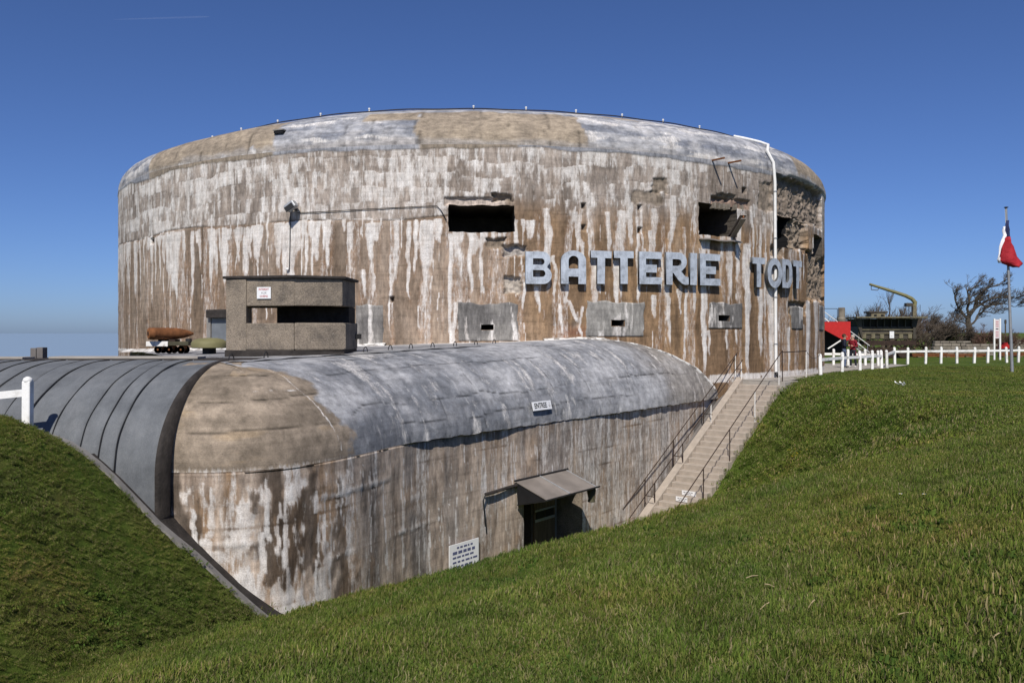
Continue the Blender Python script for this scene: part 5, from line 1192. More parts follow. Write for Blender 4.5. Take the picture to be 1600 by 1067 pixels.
MB().box((wx(1374), WY + 0.6, wz(492)), wx(1386) - wx(1364), 0.9, 0.30).build('breech_box', M_WAGON, gw, bevel=0.03); MB().box((wx(1374), WY + 0.6, wz(487.5)), wx(1389) - wx(1360), 1.0, 0.12).build('box_lid', M_WAGOND, gw, bevel=0.02)
for px in (1369, 1380): MB().box((wx(px), WY + 0.14, wz(493)), 0.2, 0.03, 0.16).build('port', M_BLACK, gw)
cr_ = MB().box((wx(1433.5), WY + 0.5, (wz(494) + wz(476)) / 2), 0.27, 0.27, wz(476) - wz(494)).build('crane_column', M_WAGON, gw, bevel=0.02)
MB().tube([(wx(1434), WY + .5, wz(478)), (wx(1435), WY + .5, wz(472)), (wx(1430), WY + .5, wz(466.5)), (wx(1420), WY + .5, wz(461.5)), (wx(1405), WY + .5, wz(456.5)), (wx(1363.5), WY + .5, wz(443.5))], [0.15, 0.15, 0.14, 0.13, 0.12, 0.085], 10).build('jib', M_OLIVE, cr_, smooth=True)
MB().tube([(wx(1366), WY + .5, wz(446)), (wx(1366), WY + .5, wz(452)), (wx(1376), WY + .5, wz(453)), (wx(1379), WY + .5, wz(449))], 0.03, 5).build('hook_frame', M_WAGOND, cr_)
MB().box((wx(1424), WY + 0.4, wz(476)), 0.50, 0.4, 0.26).build('winch', M_WAGOND, cr_, bevel=0.04); MB().tube([(wx(1442), WY + .4, wz(476)), (wx(1442), WY + .4, wz(487))], 0.02, 5).build('lever', M_IRON, cr_); MB().tube([(wx(1424), WY + .4, wz(478)), (wx(1424), WY + .4, wz(494))], 0.02, 5).build('lever', M_IRON, cr_)
pl_, put, bar = plate('wagon_notice', (wx(1394), WY + 0.05, wz(523)), (1, 0, 0), (0, 0, 1), 0.32, 0.50, 'small white notice hung on the gun wagon', 'sign'); put('A1', 0, -0.1, 0.12, M_GREYINK)

# red viewing stair beside the wagon
RY = 52.0
def rx(px): return (px - 800) / F * RY
def rz(py): return EYE - (py - HOR) / F * RY
rs = empty('red_viewing_stairs', (rx(1310), RY, 0), 'red-sided steel viewing stairs with pale railings, half behind the bunker', 'stairs')
MB().add([(rx(1270), RY, rz(503)), (rx(1329), RY, rz(502.5)), (rx(1329), RY, rz(530)), (rx(1321), RY, rz(533)), (rx(1270), RY, rz(498) - .3), (rx(1270), RY + .06, rz(503)), (rx(1329), RY + .06, rz(502.5)), (rx(1329), RY + .06, rz(530)), (rx(1321), RY + .06, rz(533)), (rx(1270), RY + .06, rz(498) - .3)],
         [(0, 4, 3, 2, 1), (5, 6, 7, 8, 9), (0, 1, 6, 5), (1, 2, 7, 6), (2, 3, 8, 7), (3, 4, 9, 8), (4, 0, 5, 9)]).build('side_panel', M_RED, rs)
MB().box(((rx(1265) + rx(1329)) / 2, RY + 1.0, rz(503)), rx(1329) - rx(1265), 1.9, 0.07).build('platform', M_IRON, rs)
MB().box(((rx(1265) + rx(1338)) / 2, RY + 1.6, rz(532)), rx(1338) - rx(1265), 0.1, 1.6).build('back_panel', M_BLACK, rs)
for k in range(9):
    f = k / 8; MB().box((rx(1318) + (rx(1362) - rx(1318)) * f, RY + 0.7, 0.15 + (rz(514) - 0.15) * (1 - f)), 0.3, 1.2, 0.04).build('tread', M_GALV, rs)
for k, dz in enumerate((0, 0.42)):
    for dy in (0.03, 1.3): MB().tube([(rx(1288), RY + dy, rz(487) - dz), (rx(1359), RY + dy, rz(540) - dz)], 0.022, 6).build('sloping_rail', M_WHITE, rs)
for px in (1302, 1314, 1327, 1342, 1356):
    yy_ = 487 + (px - 1288) * (540 - 487) / 71; MB().tube([(rx(px), RY + .03, rz(yy_)), (rx(px), RY + .03, max(0, rz(yy_) - 1.0))], 0.018, 5).build('baluster', M_GALV, rs)
for a, b_ in (((1268, 481), (1326, 481)), ((1326, 481), (1326, 503)), ((1299, 481), (1299, 503))): MB().tube([(rx(a[0]), RY + 1.8, rz(a[1])), (rx(b_[0]), RY + 1.8, rz(b_[1]))], 0.02, 5).build('back_rail', M_IRON, rs)
MB().tube([(rx(1293), RY - 0.05, rz(545)), (rx(1313), RY - .05, rz(532))], 0.045, 6).build('brace', M_WHITE, rs)
tag(MB().lathe([(0.26, 0), (0.27, 1.9), (0.22, 2.0), (0.22, 2.6), (0.20, 2.65)], (rx(1315) * 56 / RY, 56, 0.9), n=16).build('concrete_pillar', M_STONE), 'pale round concrete pillar rising behind the red viewing stairs', 'pillar')

# ------------------------------------------------------------------ two visitors
def person(loc, h, face, label, mats, lean=0.0, arms='down'):
    """one skinned body, clothes painted by height zones as materials"""
    sk, hair, top, trou, shoe = mats; s = h / 1.75
    J = {'pel': (0, 0, .95), 'wst': (0, .01, 1.08), 'che': (0, 0, 1.30), 'shl': (0, 0, 1.43), 'nck': (0, -.01, 1.52), 'hed': (0, -.03, 1.62), 'top': (0, -.02, 1.73)}
    E_ = [('pel', 'wst'), ('wst', 'che'), ('che', 'shl'), ('shl', 'nck'), ('nck', 'hed'), ('hed', 'top')]
    Rr_ = {'pel': (.155, .12), 'wst': (.14, .105), 'che': (.175, .125), 'shl': (.12, .09), 'nck': (.055, .055), 'hed': (.085, .10), 'top': (.05, .06)}
    for sg_, n_ in ((-1, 'l'), (1, 'r')):
        J.update({n_ + 'sh': (sg_ * .185, 0, 1.40), n_ + 'el': (sg_ * .235, .03, 1.13), n_ + 'wr': (sg_ * .20, -.10, .93) if arms == 'down' else (sg_ * .08, -.22, 1.16), n_ + 'hd': (sg_ * .195, -.13, .84) if arms == 'down' else (sg_ * .02, -.24, 1.2),
                  n_ + 'hp': (sg_ * .095, 0, .88), n_ + 'kn': (sg_ * .105, -.02 + .05 * sg_, .49), n_ + 'an': (sg_ * .11, .03 + .06 * sg_, .09), n_ + 'to': (sg_ * .125, -.13 + .06 * sg_, .035)})
        E_ += [('shl', n_ + 'sh'), (n_ + 'sh', n_ + 'el'), (n_ + 'el', n_ + 'wr'), (n_ + 'wr', n_ + 'hd'), ('pel', n_ + 'hp'), (n_ + 'hp', n_ + 'kn'), (n_ + 'kn', n_ + 'an'), (n_ + 'an', n_ + 'to')]
        Rr_.update({n_ + 'sh': (.075, .075), n_ + 'el': (.055, .055), n_ + 'wr': (.04, .04), n_ + 'hd': (.04, .03), n_ + 'hp': (.095, .1), n_ + 'kn': (.07, .07), n_ + 'an': (.055, .055), n_ + 'to': (.045, .035)})
    keys = list(J); me = bpy.data.meshes.new('person'); me.from_pydata([J[k] for k in keys], [(keys.index(a), keys.index(b_)) for a, b_ in E_], [])
    o = bpy.data.objects.new('tmp', me); COL.objects.link(o); md = o.modifiers.new('s', 'SKIN'); o.modifiers.new('ss', 'SUBSURF').levels = 2
    for k, v in zip(keys, me.skin_vertices[0].data): v.radius = Rr_[k]; v.use_root = (k == 'pel')
    dg = bpy.context.evaluated_depsgraph_get(); m2 = bpy.data.meshes.new_from_object(o.evaluated_get(dg)); bpy.data.objects.remove(o)
    root = empty('person', loc, label, 'person')
    m2.materials.clear()
    for mm in (sk, top, trou, shoe): m2.materials.append(mm)
    for p in m2.polygons:
        c_ = p.center; x, y, z = abs(c_.x), c_.y, c_.z
        idx = 3 if z < 0.10 else 2 if z < 0.97 and x < 0.17 else 0 if (z > 1.475 and x < .09) or (arms == 'down' and z < .93) or (arms != 'down' and y < -.19) else 1
        p.material_index = idx; p.use_smooth = True
    T = Matrix.Translation(loc) @ Matrix.Rotation(face, 4, 'Z') @ Matrix.Rotation(lean, 4, 'X') @ Matrix.Scale(s, 4)
    m2.transform(T); body = link('body', m2, None, root)
    def add(name, mb, mat, par=root, smooth=True):
        mb.v = [tuple(T @ Vector(v)) for v in mb.v]; return mb.build(name, mat, par, smooth=smooth)
    add('hair', MB().lathe([(.098, -.03), (.105, .03), (.098, .085), (.06, .125), (.01, .14)], (0, .012, 1.625), (0, .15, 1), 16), hair)
    add('nose', MB().obox((0, -.135, 1.615), (.013, 0, 0), (0, .02, 0), (0, 0, .022)), sk)
    for sg_ in (-1, 1):
        add('eye', MB().lathe([(.012, -.004), (.008, .004)], (sg_ * .033, -.122, 1.638), (0, -1, 0), 8), M_INK)
        add('ear', MB().obox((sg_ * .088, -.02, 1.62), (.012, 0, 0), (0, .018, 0), (0, 0, .03)), sk)
    add('mouth', MB().obox((0, -.122, 1.572), (.025, 0, 0), (0, .006, 0), (0, 0, .005)), M_REDINK)
    return root, add
SKIN = simple('skin', (0.45, 0.26, 0.18), 0.6, vary=.1); HAIRB = simple('brown_hair', (0.06, 0.035, 0.02), .8); HAIRG = simple('grey_hair', (0.42, 0.38, 0.34), .8)
JKT = simple('red_jacket', (0.24, 0.014, 0.026), .8, vary=.3); JKD = simple('dark_jacket', (0.012, 0.015, 0.03), .8); TRD = simple('dark_trousers', (0.02, 0.024, 0.035), .85); JEAN = simple('jeans', (0.09, 0.12, 0.2), .85); SHW = simple('pale_shoes', (0.6, 0.58, 0.55), .7)
person(Vector((17.92, 43.6, 0.03)), 1.72, R_(-55), 'person with grey hair in a dark red jacket and dark trousers, standing on the paving', (SKIN, HAIRG, JKT, TRD, SHW), 0.03, 'held')
_, add = person(Vector((17.30, 43.3, 0.03)), 1.76, R_(75), 'person in a dark jacket and jeans, standing left of the red jacket', (SKIN, HAIRB, JKD, JEAN, M_IRON), 0.02, 'held')

# ------------------------------------------------------------------ bare windswept trees and thickets
def bare_tree(name, base, height, label, seed, wind=0.5, mat=M_BARK, levels=6, spread=0.75, r0=0.22, group='bare trees beyond the fence', trunk_frac=0.30, up=0.35, nb=(2, 3), multi=1):
    rd_ = random.Random(seed); root = empty(name, base, label, 'tree', group); trunk = MB(); crown = MB()
    def grow(p, d, L, r, lv):
        pts = [p]; q = p.copy(); dd = d.copy(); n = 4 if lv < 3 else 3
        for k in range(n):
            dd = (dd + Vector((rd_.uniform(-.28, .28) + wind * 0.10 * lv, rd_.uniform(-.28, .28), rd_.uniform(-.18, .22) + up * 0.06))).normalized()
            q = q + dd * L / n; pts.append(q.copy())
        (trunk if lv < 2 else crown).tube(pts, [r * (1 - .38 * k / n) for k in range(n + 1)], 7 if lv < 2 else 5 if lv < 4 else 3, cap=lv < 2)
        if lv >= levels: return
        for k in range(rd_.randint(*nb) + (lv in (2, 3))):
            f = rd_.uniform(.45, 1); b0 = pts[min(n, int(f * n + .5))]
            nd = (dd + spread * Vector((rd_.uniform(-1, 1) + wind * .7, rd_.uniform(-1, 1), rd_.uniform(-.45, .85)))).normalized()
            grow(b0, nd, L * rd_.uniform(.62, .86), max(r * rd_.uniform(.5, .66), .012), lv + 1)
    for k in range(multi):
        d0 = Vector((rd_.uniform(-.25, .25) * multi, rd_.uniform(-.2, .2), 1)).normalized()
        grow(Vector(base) + Vector((rd_.uniform(-.5, .5) * (multi > 1), rd_.uniform(-.5, .5) * (multi > 1), -.1)), d0, height * trunk_frac, r0 * rd_.uniform(.8, 1.1), 0)
    trunk.build('trunk', mat, root, smooth=True); crown.build('crown', mat, root); return root
TY = 74
def tb(px, Y): return Vector(((px - 800) / F * Y, Y, 0))
def limbed_tree(name, Y, limbs, label, seed, mat):
    rd_ = random.Random(seed); root = empty(name, tb(limbs[0][0][0], Y), label, 'tree', 'bare trees beyond the fence'); trunk = MB(); crown = MB()
    def twig(p, d, L, r, lv):
        pts = [p]; q = p.copy(); dd = d.copy()
        for k in range(3):
            dd = (dd + Vector((rd_.uniform(-.30, .30) + .10, rd_.uniform(-.3, .3), rd_.uniform(-.22, .30)))).normalized(); q = q + dd * L / 3; pts.append(q.copy())
        crown.tube(pts, [r, r * .85, r * .7, r * .5], 4 if lv < 2 else 3, cap=False)
        if lv < 4:
            for k in range(rd_.choice((2, 3, 3))):
                nd = (dd + .85 * Vector((rd_.uniform(-.8, 1.1), rd_.uniform(-1, 1), rd_.uniform(-.5, .9)))).normalized(); twig(pts[rd_.choice((1, 2, 3))], nd, L * rd_.uniform(.6, .85), max(r * .62, .011), lv + 1)
    for li_, (path, r0, r1) in enumerate([(l[:-2], l[-2], l[-1]) for l in limbs]):
        pts = [];  n_ = len(path); dy = rd_.uniform(-1.2, 1.2) if li_ else 0
        for k, (x, y) in enumerate(path): P_ = at(x, y, Y); P_.y += dy * k / n_; pts.append(P_)
        sm_ = [pts[0]]
        for a, b_ in zip(pts[:-1], pts[1:]): sm_ += [a + (b_ - a) * .5 + Vector((rd_.uniform(-.09, .09), rd_.uniform(-.09, .09), rd_.uniform(-.06, .06))), b_]
        rr_ = [r0 + (r1 - r0) * k / (len(sm_) - 1) for k in range(len(sm_))]; trunk.tube(sm_, rr_, 7)
        if li_ == 0: continue
        for k in range(2, len(sm_)):
            d = (sm_[k] - sm_[k - 1]).normalized()
            for q in range(2 if k < len(sm_) - 1 else 4): twig(sm_[k], (d + .9 * Vector((rd_.uniform(-.7, 1), rd_.uniform(-1, 1), rd_.uniform(-.3, 1)))).normalized(), rd_.uniform(.42, .78), rr_[k] * .55, 0)
    trunk.build('trunk', mat, root, smooth=True); crown.build('crown', mat, root)
limbed_tree('windswept_tree', TY, [
    [(1506, 553), (1510, 535), (1515, 520), (1513, 505), (1514, 493), .33, .20],
    [(1514, 500), (1504, 492), (1496, 483), (1489, 472), (1486, 462), .13, .05],
    [(1514, 494), (1510, 482), (1512, 468), (1508, 456), (1520, 448), .13, .05],
    [(1514, 494), (1523, 482), (1526, 470), (1531, 460), (1545, 449), (1562, 444), .17, .05],
    [(1523, 482), (1536, 474), (1550, 467), (1566, 462), (1582, 466), .12, .04],
    [(1526, 472), (1540, 478), (1555, 476), (1575, 474), (1592, 479), .10, .03],
    [(1515, 508), (1524, 500), (1528, 490), (1536, 487), (1550, 489), .10, .03],
    [(1510, 506), (1502, 503), (1494, 500), .07, .03]], 'gnarled bare tree with wide crown bent to the right by the wind', 4, M_BARK)
bare_tree('bare_thicket', tb(1375, 78), 6.4, 'bare bushy tree rising behind the gun wagon', 5, wind=.08, mat=M_TWIG, levels=5, r0=.12, multi=9, trunk_frac=.30, spread=.42, up=1.4)
bare_tree('bare_thicket', tb(1412, 80), 5.2, 'bare reddish bush just left of the crane column', 6, wind=.15, mat=M_TWIGR, levels=5, r0=.09, multi=8, trunk_frac=.28, spread=.5, up=.9)
bare_tree('bare_thicket', tb(1448, 72), 5.6, 'dense dark thicket between the crane and the windswept tree', 7, wind=.25, mat=M_TWIG, levels=6, r0=.12, multi=8, trunk_frac=.26, spread=.75, up=.5)
bare_tree('bare_thicket', tb(1470, 70), 4.6, 'low dense thicket at the left foot of the windswept tree', 8, wind=.30, mat=M_TWIG, levels=6, r0=.10, multi=8, trunk_frac=.26, spread=.9, up=.2)
bare_tree('bare_thicket', tb(1345, 76), 4.6, 'thin bare bush showing between the red stairs and the wagon', 9, wind=.1, mat=M_TWIG, levels=5, r0=.08, multi=6, trunk_frac=.28, spread=.5, up=.9)
bare_tree('bare_thicket', tb(1300, 80), 5.2, 'bare bush behind the red stairs at the bunker edge', 10, wind=.1, mat=M_TWIG, levels=5, r0=.09, multi=7, trunk_frac=.28, spread=.7, up=.4)
bare_tree('bare_thicket', tb(1532, 82), 3.2, 'low reddish hedge bush right of the windswept trunk', 13, wind=.1, mat=M_TWIGR, levels=5, r0=.06, multi=12, trunk_frac=.3, spread=.9, up=.3)
bare_tree('bare_thicket', tb(1573, 86), 2.8, 'low reddish hedge bush behind the notice stand', 14, wind=.1, mat=M_TWIGR, levels=5, r0=.06, multi=12, trunk_frac=.3, spread=.9, up=.3)
tp = empty('utility_pole', tb(1571, 110), 'thin dark utility pole far behind the notice stand', 'pole'); MB().tube([tb(1571, 110), tb(1571, 110) + Vector((0, 0, 3.6))], [.10, .08], 8).build('shaft', M_BARK, tp); MB().box(tb(1571, 110) + Vector((0, 0, 3.3)), .25, .1, .5).build('box', M_IRON, tp)
# low stone walls, rusty rails and stored blocks behind the fence
def rubble_wall(name, x0, x1, Y, h, label, seed, mat=M_STONE):
    r2 = random.Random(seed); root = empty(name, ((x0 + x1) / 2, Y, 0), label, 'wall'); z = 0
    while z < h:
        hh = min(r2.uniform(.18, .28), h - z + .05); x = x0 + r2.uniform(-.1, .1)
        while x < x1:
            L = r2.uniform(.3, .75); MB().box((x + L / 2, Y + r2.uniform(-.05, .05), z + hh / 2), L - .03, .4, hh - .02, r2.uniform(-.04, .04)).build('stone', mat, root, bevel=.03, seg=1); x += L
        z += hh
    return root
rubble_wall('stone_wall', (1458 - 800) / F * 66, (1502 - 800) / F * 66, 66, 1.15, 'low rubble stone wall under the bare thicket', 2)
rubble_wall('stone_wall', (1508 - 800) / F * 67, (1545 - 800) / F * 67, 67, 0.9, 'low rubble stone wall right of the windswept tree', 3)
rubble_wall('stone_wall', (1578 - 800) / F * 90, (1640 - 800) / F * 90, 90, 1.1, 'pale low wall at right edge below the green field', 4)
for k, (xa, xb, Y, z, lab) in enumerate([(1385, 1480, 62, .25, 'rusty rail lying on the ground behind the long fence, nearest the wagon'), (1470, 1545, 63, .2, 'rusty rail lying on the ground left of the notice stand'), (1560, 1620, 63, .3, 'rusty rail lying at the right edge behind the fence')]):
    a, b_ = tb(xa, Y), tb(xb, Y + 1); d_ = (b_ - a); rl = empty('rusty_rail', a, lab, 'rail', 'rusty rails behind the fence')
    MB().obox((a + b_) / 2 + Vector((0, 0, z)), d_ / 2, (0, .05, 0), (0, 0, .06)).build('head', M_RUST, rl); MB().obox((a + b_) / 2 + Vector((0, 0, z - .15)), d_ / 2, (0, .1, 0), (0, 0, .05)).build('foot', M_RUST, rl); MB().obox((a + b_) / 2 + Vector((0, 0, z - .08)), d_ / 2, (0, .02, 0), (0, 0, .05)).build('web', M_RUST, rl)
    for f in (.1, .5, .9): MB().box(a + d_ * f + Vector((0, 0, .03)), .25, .8, .12).build('sleeper', M_WOOD, rl)
rb = empty('red_machine', tb(1568, 78), 'small red machine behind the notice stand', 'machine'); MB().box(tb(1568, 78) + Vector((0, 0, .55)), .8, .6, .4).build('body', M_RED, rb, bevel=.06); MB().box(tb(1568, 78) + Vector((.1, 0, .85)), .4, .4, .2).build('hood', M_RED, rb, bevel=.05)
for dx in (-.25, .25): MB().lathe([(.18, -.06), (.2, 0), (.18, .06)], tb(1568, 78) + Vector((dx, -.32, .2)), (0, 1, 0), 14).build('wheel', M_BLACK, rb)

# ------------------------------------------------------------------ grass
def blade_mesh(seed, nblades, rad, hmin, hmax, cols, wmul=1.0):
    r2 = random.Random(seed); vs, fs, cs = [], [], []
    for k in range(nblades):
        a = r2.uniform(0, 6.283); rr_ = rad * math.sqrt(r2.random()); x, y = rr_ * math.cos(a), rr_ * math.sin(a)
        h = r2.uniform(hmin, hmax); w_ = r2.uniform(.0022, .0042) * wmul; th_ = r2.uniform(0, 6.283); ln = r2.uniform(.15, .95) * h; dx, dy = math.cos(th_) * ln, math.sin(th_) * ln; px_, py_ = -math.sin(th_) * w_, math.cos(th_) * w_
        b0 = len(vs); c_ = r2.choice(cols); j = r2.uniform(.75, 1.25); c_ = tuple(v * j for v in c_)
        vs += [(x - px_, y - py_, -.01), (x + px_, y + py_, -.01), (x + dx * .35 - px_ * .8, y + dy * .35 - py_ * .8, h * .6), (x + dx * .35 + px_ * .8, y + dy * .35 + py_ * .8, h * .6), (x + dx, y + dy, h * r2.uniform(.85, 1))]
        fs += [(b0, b0 + 1, b0 + 3, b0 + 2), (b0 + 2, b0 + 3, b0 + 4)]; cs += [c_] * 5
    me = bpy.data.meshes.new('grass_tuft'); me.from_pydata(vs, [], fs); a_ = me.color_attributes.new('Col', 'FLOAT_COLOR', 'POINT')
    for q_, c_ in zip(a_.data, cs): q_.color = (*c_, 1)
    me.materials.append(M_BLADE); return me
m, n, b = newmat('grass_blade'); at_ = n.nodes.new('ShaderNodeAttribute'); at_.attribute_name = 'Col'
tx = noise_node(n, 0.5, 4, .6); oi = n.nodes.new('ShaderNodeNewGeometry'); n.links.new(oi.outputs['Position'], tx.inputs['Vector'])
rp = ramp(n, tx.outputs[0], [(.30, (.58, .74, .65)), (.48, (1, 1, 1)), (.60, (1.15, 1.05, 1.0)), (.74, (1.75, 1.25, 1.45))])
tx2 = noise_node(n, 3.0, 3, .6); n.links.new(oi.outputs['Position'], tx2.inputs['Vector']); rp2 = ramp(n, tx2.outputs[0], [(.3, (.7,) * 3), (.7, (1.25,) * 3)])
n.links.new(mixc(n, mixc(n, at_.outputs['Color'], rp.outputs[0], 1.0, 'MULTIPLY'), rp2.outputs[0], 1.0, 'MULTIPLY'), b.inputs['Base Color']); b.inputs['Roughness'].default_value = .7; b.inputs['Specular IOR Level'].default_value = .08
tr_ = n.nodes.new('ShaderNodeBsdfTranslucent'); mx = n.nodes.new('ShaderNodeMixShader'); mx.inputs[0].default_value = .25
n.links.new(at_.outputs['Color'], tr_.inputs[0]); n.links.new(b.outputs[0], mx.inputs[1]); n.links.new(tr_.outputs[0], mx.inputs[2]); n.links.new(mx.outputs[0], n.nodes['Material Output'].inputs['Surface'])
M_BLADE = m
GR = [(.096, .142, .023), (.120, .165, .028), (.078, .122, .019), (.142, .177, .036), (.104, .147, .025), (.18, .182, .052), (.26, .222, .112)]
tufts = [bpy.data.objects.new('grass_tuft', blade_mesh(s, 170, .17, .018, .048, GR)) for s in (1, 2, 3)]
tufts += [bpy.data.objects.new('grass_tuft', blade_mesh(4, 130, .17, .025, .068, GR + GR[5:]))]
tufts_far = [bpy.data.objects.new('grass_tuft', blade_mesh(s, 110, .40, .03, .065, GR, 2.6)) for s in (6, 7)]
def scatter(name, P, rot, scl, objs, label):
    me = bpy.data.meshes.new(name); me.vertices.add(len(P)); me.vertices.foreach_set('co', P.astype(np.float32).reshape(-1)); me.update()
    ra = me.attributes.new('rot', 'FLOAT_VECTOR', 'POINT'); ra.data.foreach_set('vector', rot.astype(np.float32).reshape(-1)); sa = me.attributes.new('scl', 'FLOAT', 'POINT'); sa.data.foreach_set('value', scl.astype(np.float32))
    ia = me.attributes.new('pick', 'INT', 'POINT'); ia.data.foreach_set('value', rng.integers(0, len(objs), len(P)).astype(np.int32))
    o = link(name, me); g = bpy.data.node_groups.new(name, 'GeometryNodeTree'); g.interface.new_socket('Geometry', in_out='INPUT', socket_type='NodeSocketGeometry'); g.interface.new_socket('Geometry', in_out='OUTPUT', socket_type='NodeSocketGeometry')
    N = g.nodes; gi = N.new('NodeGroupInput'); go = N.new('NodeGroupOutput'); ip_ = N.new('GeometryNodeInstanceOnPoints'); jn = N.new('GeometryNodeJoinGeometry')
    for ob in reversed(objs):
        inf = N.new('GeometryNodeObjectInfo'); inf.inputs['Object'].default_value = ob; gt = N.new('GeometryNodeGeometryToInstance'); g.links.new(inf.outputs['Geometry'], gt.inputs[0]); g.links.new(gt.outputs[0], jn.inputs[0])
    def att(nm, ty): a = N.new('GeometryNodeInputNamedAttribute'); a.data_type = ty; a.inputs[0].default_value = nm; return a.outputs[0]
    g.links.new(gi.outputs[0], ip_.inputs['Points']); g.links.new(jn.outputs[0], ip_.inputs['Instance']); ip_.inputs['Pick Instance'].default_value = True
    g.links.new(att('pick', 'INT'), ip_.inputs['Instance Index']); g.links.new(att('rot', 'FLOAT_VECTOR'), ip_.inputs['Rotation']); g.links.new(att('scl', 'FLOAT'), ip_.inputs['Scale']); g.links.new(ip_.outputs[0], go.inputs[0])
    md = o.modifiers.new('scatter', 'NODES'); md.node_group = g; o['kind'] = 'stuff'; o['label'] = label; return o
def sample(n, Y0, Y1, xm, pad):
    """points over the ground in the picture's field, uniform per square metre"""
    Y = np.sqrt(rng.random(n) * (Y1 ** 2 - Y0 ** 2) + Y0 ** 2); X = (rng.random(n) * 2 - 1) * xm * Y + (rng.random(n) * 2 - 1) * pad
    ok = ~inside_block(X, Y, -0.62) & ~PATH_IN(X, Y) & (np.hypot(X - C.x, Y - C.y) > RAD + 0.1)
    sx = (X - ST0.x) * STD.x + (Y - ST0.y) * STD.y; se = (X - ST0.x) * STE.x + (Y - ST0.y) * STE.y
    ok &= ~((sx > -1.4) & (sx < LS + .3) & (se > -2.5) & (se < STW + .12))
    kx = np.array([p.x for p in kp]); ky = np.array([p.y for p in kp]); ok &= ~((X > -16) & (X < kx[-1]) & (Y > np.interp(X, kx, ky) - .1) & (Y < 16))
    X, Y = X[ok], Y[ok]; Z = terrain(X, Y); e = .1
    nx = -(terrain(X + e, Y) - terrain(X - e, Y)) / (2 * e); ny = -(terrain(X, Y + e) - terrain(X, Y - e)) / (2 * e)
    rot = np.stack([-np.arctan(ny) * .8, np.arctan(nx) * .8, rng.random(len(X)) * 6.283], -1)
    ok2 = Z > -4.2
    return np.stack([X, Y, Z], -1)[ok2], rot[ok2]
P_, Rt = sample(52000, 1.2, 15.5, .85, 3.5); scatter('lawn_grass', P_, Rt, (.6 + .5 * rng.random(len(P_))) * (.5 + .9 * fbm(P_[:, 0] * 1.3, P_[:, 1] * 1.3, 3, 44)) * (1 - .38 * sm(-4.2, -5.4, P_[:, 0] + 0 * P_[:, 1])), tufts, 'short green lawn grass on the near slope')
P_, Rt = sample(38000, 14.5, 46, .80, 3.0); scatter('distant_lawn_grass', P_, Rt, .8 + .5 * rng.random(len(P_)), tufts_far, 'mown grass on the far lawn and bank')

weeds = [bpy.data.objects.new('weed_tuft', blade_mesh(s_, 34, .11, .012, .028, [(.065, .115, .02), (.085, .135, .025), (.06, .10, .02)], 2.6)) for s_ in (21, 22)]
P_, Rt = sample(9000, 2.6, 15, .70, 1.0); mk_ = fbm(P_[:, 0] * .9, P_[:, 1] * .9, 3, 48) > .61
scatter('lawn_weeds', P_[mk_], Rt[mk_], .8 + .7 * rng.random(int(mk_.sum())), weeds, 'patches of low broad-leaved weeds in the lawn')

# ------------------------------------------------------------------ small things in the grass
def on_ray(px, py):
    """where the line of sight of a picture point first meets the ground"""
    t = np.arange(2.5, 60, 0.03); X = (px - 800) / F * t; Z = EYE - (py - HOR) / F * t; h = terrain(X, t)
    i = int(np.argmax(Z <= h)); return Vector((X[i], t[i], h[i]))
M_YEL = simple('yellow_petals', (0.75, 0.55, 0.03), .7, vary=.1); M_PET = simple('white_petals', (0.8, 0.8, 0.78), .7, vary=.05); M_STEM = simple('flower_stem', (.08, .13, .03), .8); M_STRAW = simple('straw', (.38, .30, .17), .8)
def flower(px, py, mat, label, group, kind):
    p = on_ray(px, py); r = .024 if mat is M_YEL else .018; r *= max(1, p.y / 16); z = p + Vector((0, 0, .065))
    root = empty('dandelion' if mat is M_YEL else 'daisy', p, label, 'flower', group)
    MB().tube([p - Vector((0, 0, .02)), z], .003, 4).build('stem', M_STEM, root); m2 = MB()
    for k in range(10):
        a = k * .628; d = Vector((math.cos(a), math.sin(a), .25)); sd = Vector((-math.sin(a), math.cos(a), 0)); m2.add([z, z + d * r * .6 + sd * r * .3, z + d * r, z + d * r * .6 - sd * r * .3], [(0, 1, 2, 3)])
    m2.build('petals', mat, root); MB().lathe([(r * .3, 0), (r * .35, r * .15), (r * .1, r * .3)], z, n=8).build('disc', M_YEL, root)
rf = random.Random(8)
for k in range(16): flower(1231 + rf.random() * 30, 703 + rf.random() * 14, M_YEL, 'one of the yellow dandelions clustered on the bank right of the stairs', 'dandelions on the bank by the stairs', 0)
for (x, y) in ((1402, 700), (1408, 701), (1417, 698)): flower(x, y, M_YEL, 'one of three yellow dandelions at the centre of the right bank', 'dandelions on the right bank', 0)
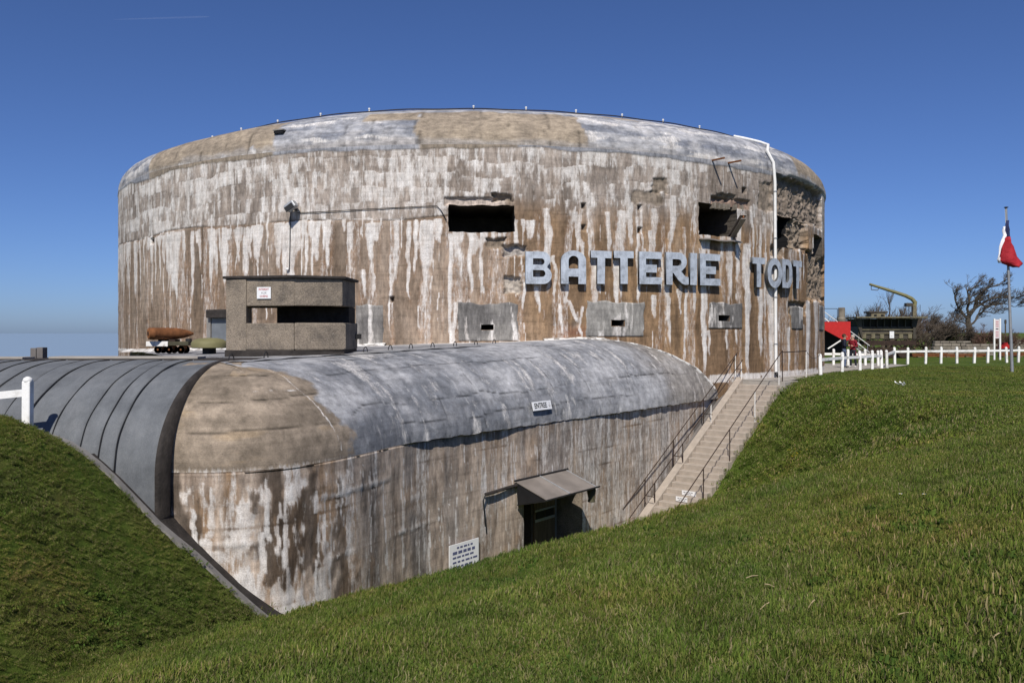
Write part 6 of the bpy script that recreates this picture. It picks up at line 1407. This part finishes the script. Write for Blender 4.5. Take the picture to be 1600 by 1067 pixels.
for (x, y) in ((1440, 693), (1575, 656), (1586, 655), (1524, 678), (1381, 676), (1407, 783), (1444, 784), (1543, 762)): flower(x, y, M_PET, 'one of the scattered white daisies on the right lawn', 'daisies on the right lawn', 0)
p = on_ray(1402, 604); sc_ = empty('crumpled_paper', p, 'scrap of crumpled white paper lying on the upper lawn', 'litter')
m2 = MB()
for k in range(7): a = Vector((rf.uniform(-.25, .25), rf.uniform(-.1, .1), rf.uniform(.04, .16))); m2.add([p + a, p + a + Vector((rf.uniform(.05, .15), rf.uniform(-.1, .1), rf.uniform(-.05, .08))), p + a + Vector((rf.uniform(-.05, .1), rf.uniform(-.1, .1), rf.uniform(.04, .12)))], [(0, 1, 2)])
m2.build('folds', M_PET, sc_)
for k, (x, y, L, a, lab) in enumerate([(1175, 912, .09, .3, 'pale straw stem lying flat on the near lawn, leftmost of the straws'), (1202, 925, .08, -.6, 'bent pale straw right of the leftmost straw'), (1268, 956, .10, 1.1, 'upright pale straw left of the lawn centre'), (1195, 960, .10, .9, 'thin leaning straw below the leftmost straw'), (1415, 972, .09, .1, 'pale straw lying on the lawn right of centre'), (1555, 1012, .09, .9, 'pale straw near the lower right corner')]):
    p = on_ray(x, y) + Vector((0, 0, .045)); d = Vector((math.cos(a), .15, math.sin(a) * .5)) * L
    st = empty('straw_stem', p, lab, 'straw', 'dry straws on the near lawn'); MB().tube([p - d * .5, p + Vector((0, 0, .006)), p + d * .5], .0035, 5).build('stalk', M_STRAW, st)
# vapour trail high in the sky
m, n, b = newmat('vapour'); b.inputs['Base Color'].default_value = (1, 1, 1, 1); b.inputs['Roughness'].default_value = 1; b.inputs['Alpha'].default_value = .016
a, b_ = at(178, 31, 9000), at(327, 26.5, 9000); pts = [a + (b_ - a) * f for f in np.linspace(0, 1, 12)]
ct = MB().tube(pts, [2, 4, 6, 7, 8, 8, 8.5, 8.5, 9, 9, 9, 4], 8).build('vapour_trail', m); tag(ct, 'faint short vapour trail in the blue sky, upper left', 'contrail')
